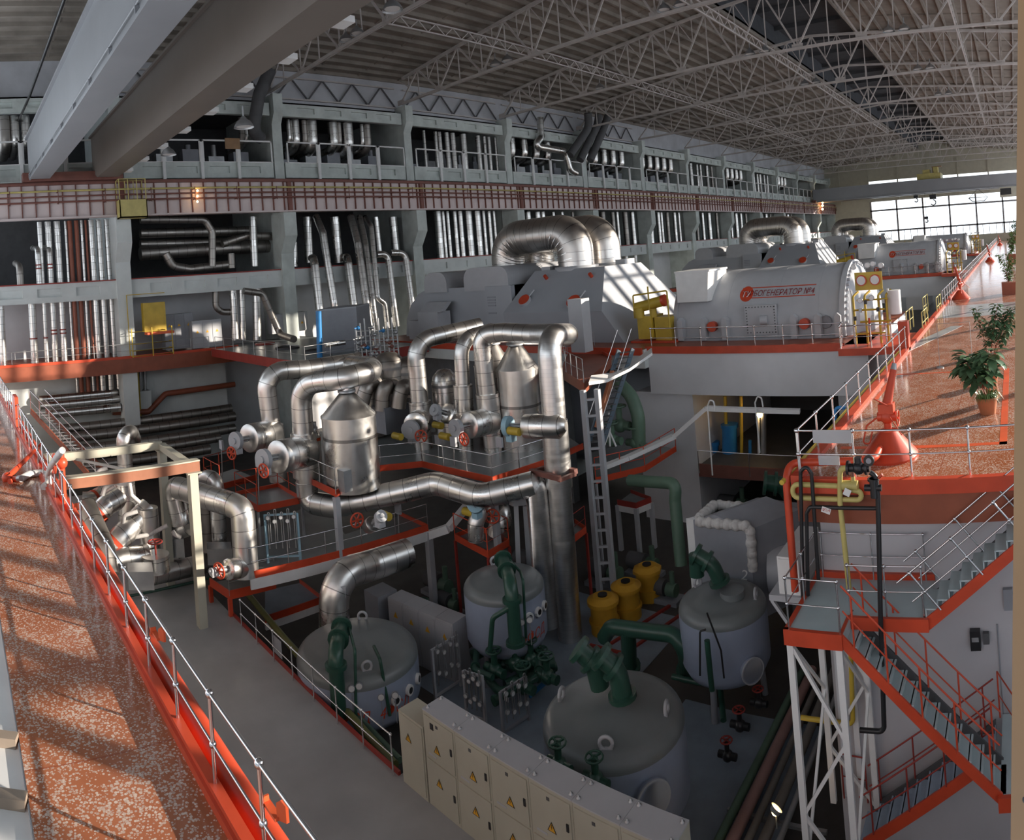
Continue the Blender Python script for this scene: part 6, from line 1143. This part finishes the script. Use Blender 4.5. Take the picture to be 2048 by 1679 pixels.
# white ledge
q = pz(70, 882, 0)
t = thing('fire_monitor', 'small red fire nozzle lying tilted on the near walkway', 'fire monitor', pz(20, 958, 0), 'red fire monitors'); a, b = pz(14, 955, .1), pd(82, 888, hd(pz(50, 920, 0))); MB().cyl(a, b, .10, 12, .05).ball(a, .17, 10).build('barrel', RED, t); MB().cyl(pz(14, 958, 0), pz(40, 958, .1), .09, 10).cyl(pz(20, 962, 0), pz(20, 962, .35), .08, 8).build('body', RED, t); MB().cyl(pz(36, 957, .1), pz(42, 957, .12), .1, 10).build('coupling', STL, t)
m = MB().tube([pz(42, 957, .1), pz(58, 948, .1), pz(84, 944, .1), pz(95, 952, .1), pz(97, 966, .1), pz(88, 974, .08)], .11, 8, .2).tube([pz(95, 955, .1), pyy(100, 935, 2.5), pyy(118, 908, 2.55), pyy(125, 900, 2.6)], .09, 8, .2)
solo('fire_hose', m, WRAP, 'white canvas fire hose hanging over the kerb beside the red hydrant wheel', 'hose')
c = pyy(123, 925, 2.75); t = thing('hydrant_valve', 'red hydrant valve with a wheel on the near walkway railing', 'hydrant', c); MB().cyl((c.x, c.y, -.1), c + Vector((0, 0, .25)), .09, 12).ball(c, .17, 10).build('body', RED, t); m = MB()
m.tube([c + Vector((.25 * cos(k * pi / 6), -.2, .25 * sin(k * pi / 6))) for k in range(13)], .03, 6)
for k in range(3): m.bar(c + Vector((.25 * cos(k * pi / 3), -.2, .25 * sin(k * pi / 3))), c + Vector((-.25 * cos(k * pi / 3), -.2, -.25 * sin(k * pi / 3))), .035)
m.build('hand_wheel', RED, t)
c = pyy(26, 820, 2.4); solo('red_plate', MB().box(c.x - .5, c.x + .5, 2.45, 2.6, c.z - .6, c.z + .6), RED, 'bright red plate on the far end of the near walkway railing', 'plate')
t = thing('side_stair', 'brown side stair with thin rails going down from the near walkway', 'stairs', (-36, 3.6, 0)); a, b = pd(62, 822, 37), pd(192, 965, 31)
for k in (0, 1): o = Vector((.1, .8, 0)) * k; MB().bar(a + o, b + o, .06, .3).build('stringer', BRN, t); MB().cyl(a + o + Vector((0, 0, 1.1)), b + o + Vector((0, 0, 1.1)), .025, 6).cyl(a + o + Vector((0, 0, .55)), b + o + Vector((0, 0, .55)), .02, 6).build('handrail', CHR, t)
for k in range(22): c = lerp(a, b, (k + .5) / 22); MB().bar(c, c + Vector((.1, .8, 0)), .25, .03).build('tread', STL, t)
for k in range(7): c = lerp(a, b, k / 6); MB().cyl(c, c + Vector((0, 0, 1.1)), .02, 6).build('post', CHR, t)
# portal frame
HP_ = 13.6 / .489; b1 = pd(405, 1252, HP_); b2 = pz(341, 1168, ZP); zt = -1.9
t = thing('portal_frame', 'white two legged steel frame with a brown beam on the grey platform', 'frame', (b1.x, b1.y, ZP))
for b in (b1, b2): MB().bar((b.x, b.y, ZP), (b.x, b.y, zt), .42, .34).build('leg', CREAM, t); MB().box(b.x - .35, b.x + .35, b.y - .3, b.y + .3, zt, zt + .05).build('cap_plate', CREAM, t)
MB().bar((b1.x, b1.y + .3, zt + .25), (b1.x, 2.65, zt + .25), .3, .4).build('beam', paint('beam brown', (.34, .14, .08), .5), t); MB().bar((b1.x, b1.y + .3, zt + .47), (b1.x, 2.65, zt + .47), .4, .05).build('beam_flange', CREAM, t); MB().bar((b2.x, b2.y, zt + .25), (b2.x, 2.65, zt + .25), .3, .35).build('beam', CREAM, t); MB().bar((b1.x, b1.y, zt + .2), (b2.x, b2.y, zt + .2), .3, .3).build('cross_beam', CREAM, t)
MB().bar((b1.x - .2, 7.6, zt + .1), (b2.x, 5.2, zt + .1), .1).build('brace', STL, t)
# left pipe cluster
SPK = 1.22
G7 = 30.
sp('silver goose neck pipe at the back of the left cluster', [pd(252, 960, 33), pd(247, 872, 33), pd(262, 862, 33.5), pd(268, 880, 34)], .3, rb=.4)
sp('large arched silver pipe behind the white frame legs', [pd(362, 1045, 32), pd(345, 972, 32), pd(372, 980, 31.4), pd(462, 1008, 28.9), pd(485, 1018, 28.5), pd(493, 1152, 28.2)], .42, rb=1.0)
sp('vertical silver pipe with a goose neck behind the arched pipe', [pd(440, 1100, 32.4), pd(432, 958, 32.4), pd(410, 953, 33), pd(400, 985, 33.5)], .3, rb=.6); sp('wide grey lagged vertical pipe behind the right frame leg', [pd(418, 1100, 33), pd(410, 1010, 33)], .3, SILD)
bigvalve('lagged valve with red hand wheel at the foot of the arched pipe', pd(482, 1135, 28), pd(456, 1138, 27.5), .40, .12, pd(438, 1141, 26.9))
sp('silver pipe with red band at the far left of the cluster', [pd(165, 1000, 30.5), pd(180, 1000, 30.5), pd(200, 990, 31), pd(235, 970, 31)], .3, bands=((1, .3),)); sp('silver pipe with two red bands rising to a tee', [pd(178, 1045, 29.5), pd(215, 1008, 29.8), pd(246, 990, 30.2), pd(256, 985, 30.4)], .38, bands=((0, .35), (0, .55)), rb=.8); sp('vertical silver pipe at the tee', [pd(258, 1060, 30.2), pd(250, 965, 30.2)], .36)
sp('silver pipe with two red bands in front of the tee', [pd(210, 1110, 28.4), pd(240, 1075, 28.6), pd(270, 1045, 29), pd(300, 1015, 29.3)], .4, bands=((0, .4), (0, .75)), rb=.8); sp('vertical silver pipe in the middle of the left cluster', [pd(302, 1110, 29), pd(295, 1015, 29)], .36); sp('silver pipe bending up from the grey floor near the kerb', [pd(205, 1150, 27.6), pd(228, 1118, 28), pd(295, 1112, 28.4)], .38, rb=.9); sp('beige lagged pipe sloping down beside the kerb', [pd(172, 1010, 29), pd(208, 1095, 27.2), pd(216, 1150, 26.6)], .36, SILD, rb=.6); sp('low silver pipe lying behind the frame legs', [pd(300, 1150, 31.2), pd(420, 1124, 33)], .36); sp('silver U bend left of the arched pipe', [pd(345, 980, 32.6), pd(345, 1040, 32.6), pd(358, 1058, 32.4), pd(376, 1050, 32.2)], .38, rb=.7)
sp('vertical silver drum with a red wheel on top', [pd(314, 1140, 27.9), pd(311, 1108, 27.9)], .46, SIL)
c = pd(310, 1083, 27.9); solo('valve_wheel_stand', MB().tube([c + Vector((.28 * cos(k * pi / 8), .28 * sin(k * pi / 8), 0)) for k in range(17)], .035, 6).bar(c - Vector((.28, 0, 0)), c + Vector((.28, 0, 0)), .04).bar(c - Vector((0, .28, 0)), c + Vector((0, .28, 0)), .04).cyl(c - Vector((0, 0, .6)), c, .04, 8), REDD, 'dark red horizontal hand wheel above the silver drum', 'hand wheel')
def ibox(px0, px1, yt, yb, H, dep, lab):
    a, b = pd(px0, yb, H), pd(px1, yb, H - .3); h = pd(px0, yt, H).z - a.z; d = Vector((a.x, a.y, 0)).normalized() * dep; solo('lagging_box', MB().prism([a, b, b + d, a + d], (0, 0, h)), STL, lab, 'box', 'sheet metal boxes')
ibox(258, 309, 1143, 1180, 26.4, .9, 'sheet metal box on the grey floor near the kerb'); ibox(416, 466, 1098, 1130, 31.2, .9, 'sheet metal box at the foot of the goose neck pipe'); ibox(340, 370, 1078, 1115, 32, .8, 'sheet metal box behind the left frame leg')
for i, pts in enumerate(([(205, 990), (210, 975), (228, 965), (250, 958)], [(258, 962), (263, 990), (280, 1005)], [(246, 1050), (248, 1030), (275, 1022)], [(262, 1075), (300, 1068), (335, 1050)], [(190, 950), (200, 940), (215, 935)], [(345, 1062), (352, 1070), (362, 1074)])):
    solo('wrapped_tube', MB().tube([pd(x, y, 28.6) for x, y in pts], .09, 8, .15), WRAP, f'thin cloth wrapped tube in the left pipe cluster, {ORD[i]} from the top left', 'tube', 'thin wrapped tubes')
railing('thin bright railing along the pit edge of the grey platform', [(-25.3, 10.5, ZP), (-15.5, 10.5, ZP)], 1.1, 1.35, CHR, .022, group='deck railings')
solo('railing_sign', box(-22.6, -21.9, 10.52, 10.54, ZP + .35, ZP + .95), MGREY, 'dim square plate on the grey platform railing', 'sign')
pipe('green_floor_pipe', 'thin green pipe along the grey floor behind the frame legs', [pz(240, 1195, -7.9), pz(420, 1155, -7.9)], .06, GRN)

# low dark machinery and kerbs in the pit
struct('trim_14', MB().bar(pz(1180, 1292, ZPIT), pz(1262, 1312, ZPIT), .12, .2).bar(pz(1205, 1300, ZPIT), pz(1395, 1175, ZPIT), .12, .2).bar(pz(1245, 1312, ZPIT), pz(1425, 1185, ZPIT), .12, .2), REDD, 'dark red kerbs on the pit floor around the yellow motors')
for i, (px, py, s) in enumerate(((1060, 1105, 1.), (1020, 1150, .9), (1215, 1130, 1.1), (1290, 1110, 1.), (880, 1150, 1.), (900, 1185, .8), (1330, 1160, .9), (1420, 960, 1.2), (1470, 990, 1.1))):
    q = pz(px, py + 40, ZPIT); t = thing('pump_set', f"dark pump set on the dim pit floor, {('behind the downcomer', 'left of the downcomer', 'below the dim balcony', 'right of the dim balcony', 'behind the grey cabinet row', 'at the end of the grey cabinet row', 'beside the tall green pipe', 'deep behind the duct box', 'deep beside the half hidden tank')[i]}", 'pump', q, 'dark pump sets')
    MB().box(q.x - .9 * s, q.x + .9 * s, q.y - .45 * s, q.y + .45 * s, ZPIT, ZPIT + .2).build('base', MGREY, t); MB().cyl(q + Vector((-.8 * s, 0, .65 * s)), q + Vector((.1 * s, 0, .65 * s)), .4 * s, 14).build('motor', DGREY, t); MB().cyl(q + Vector((.2 * s, 0, .6 * s)), q + Vector((.7 * s, 0, .6 * s)), .32 * s, 14).cyl(q + Vector((.5 * s, 0, .6 * s)), q + Vector((.5 * s, 0, 1.5 * s)), .13 * s, 10).build('pump_body', GRN2, t)
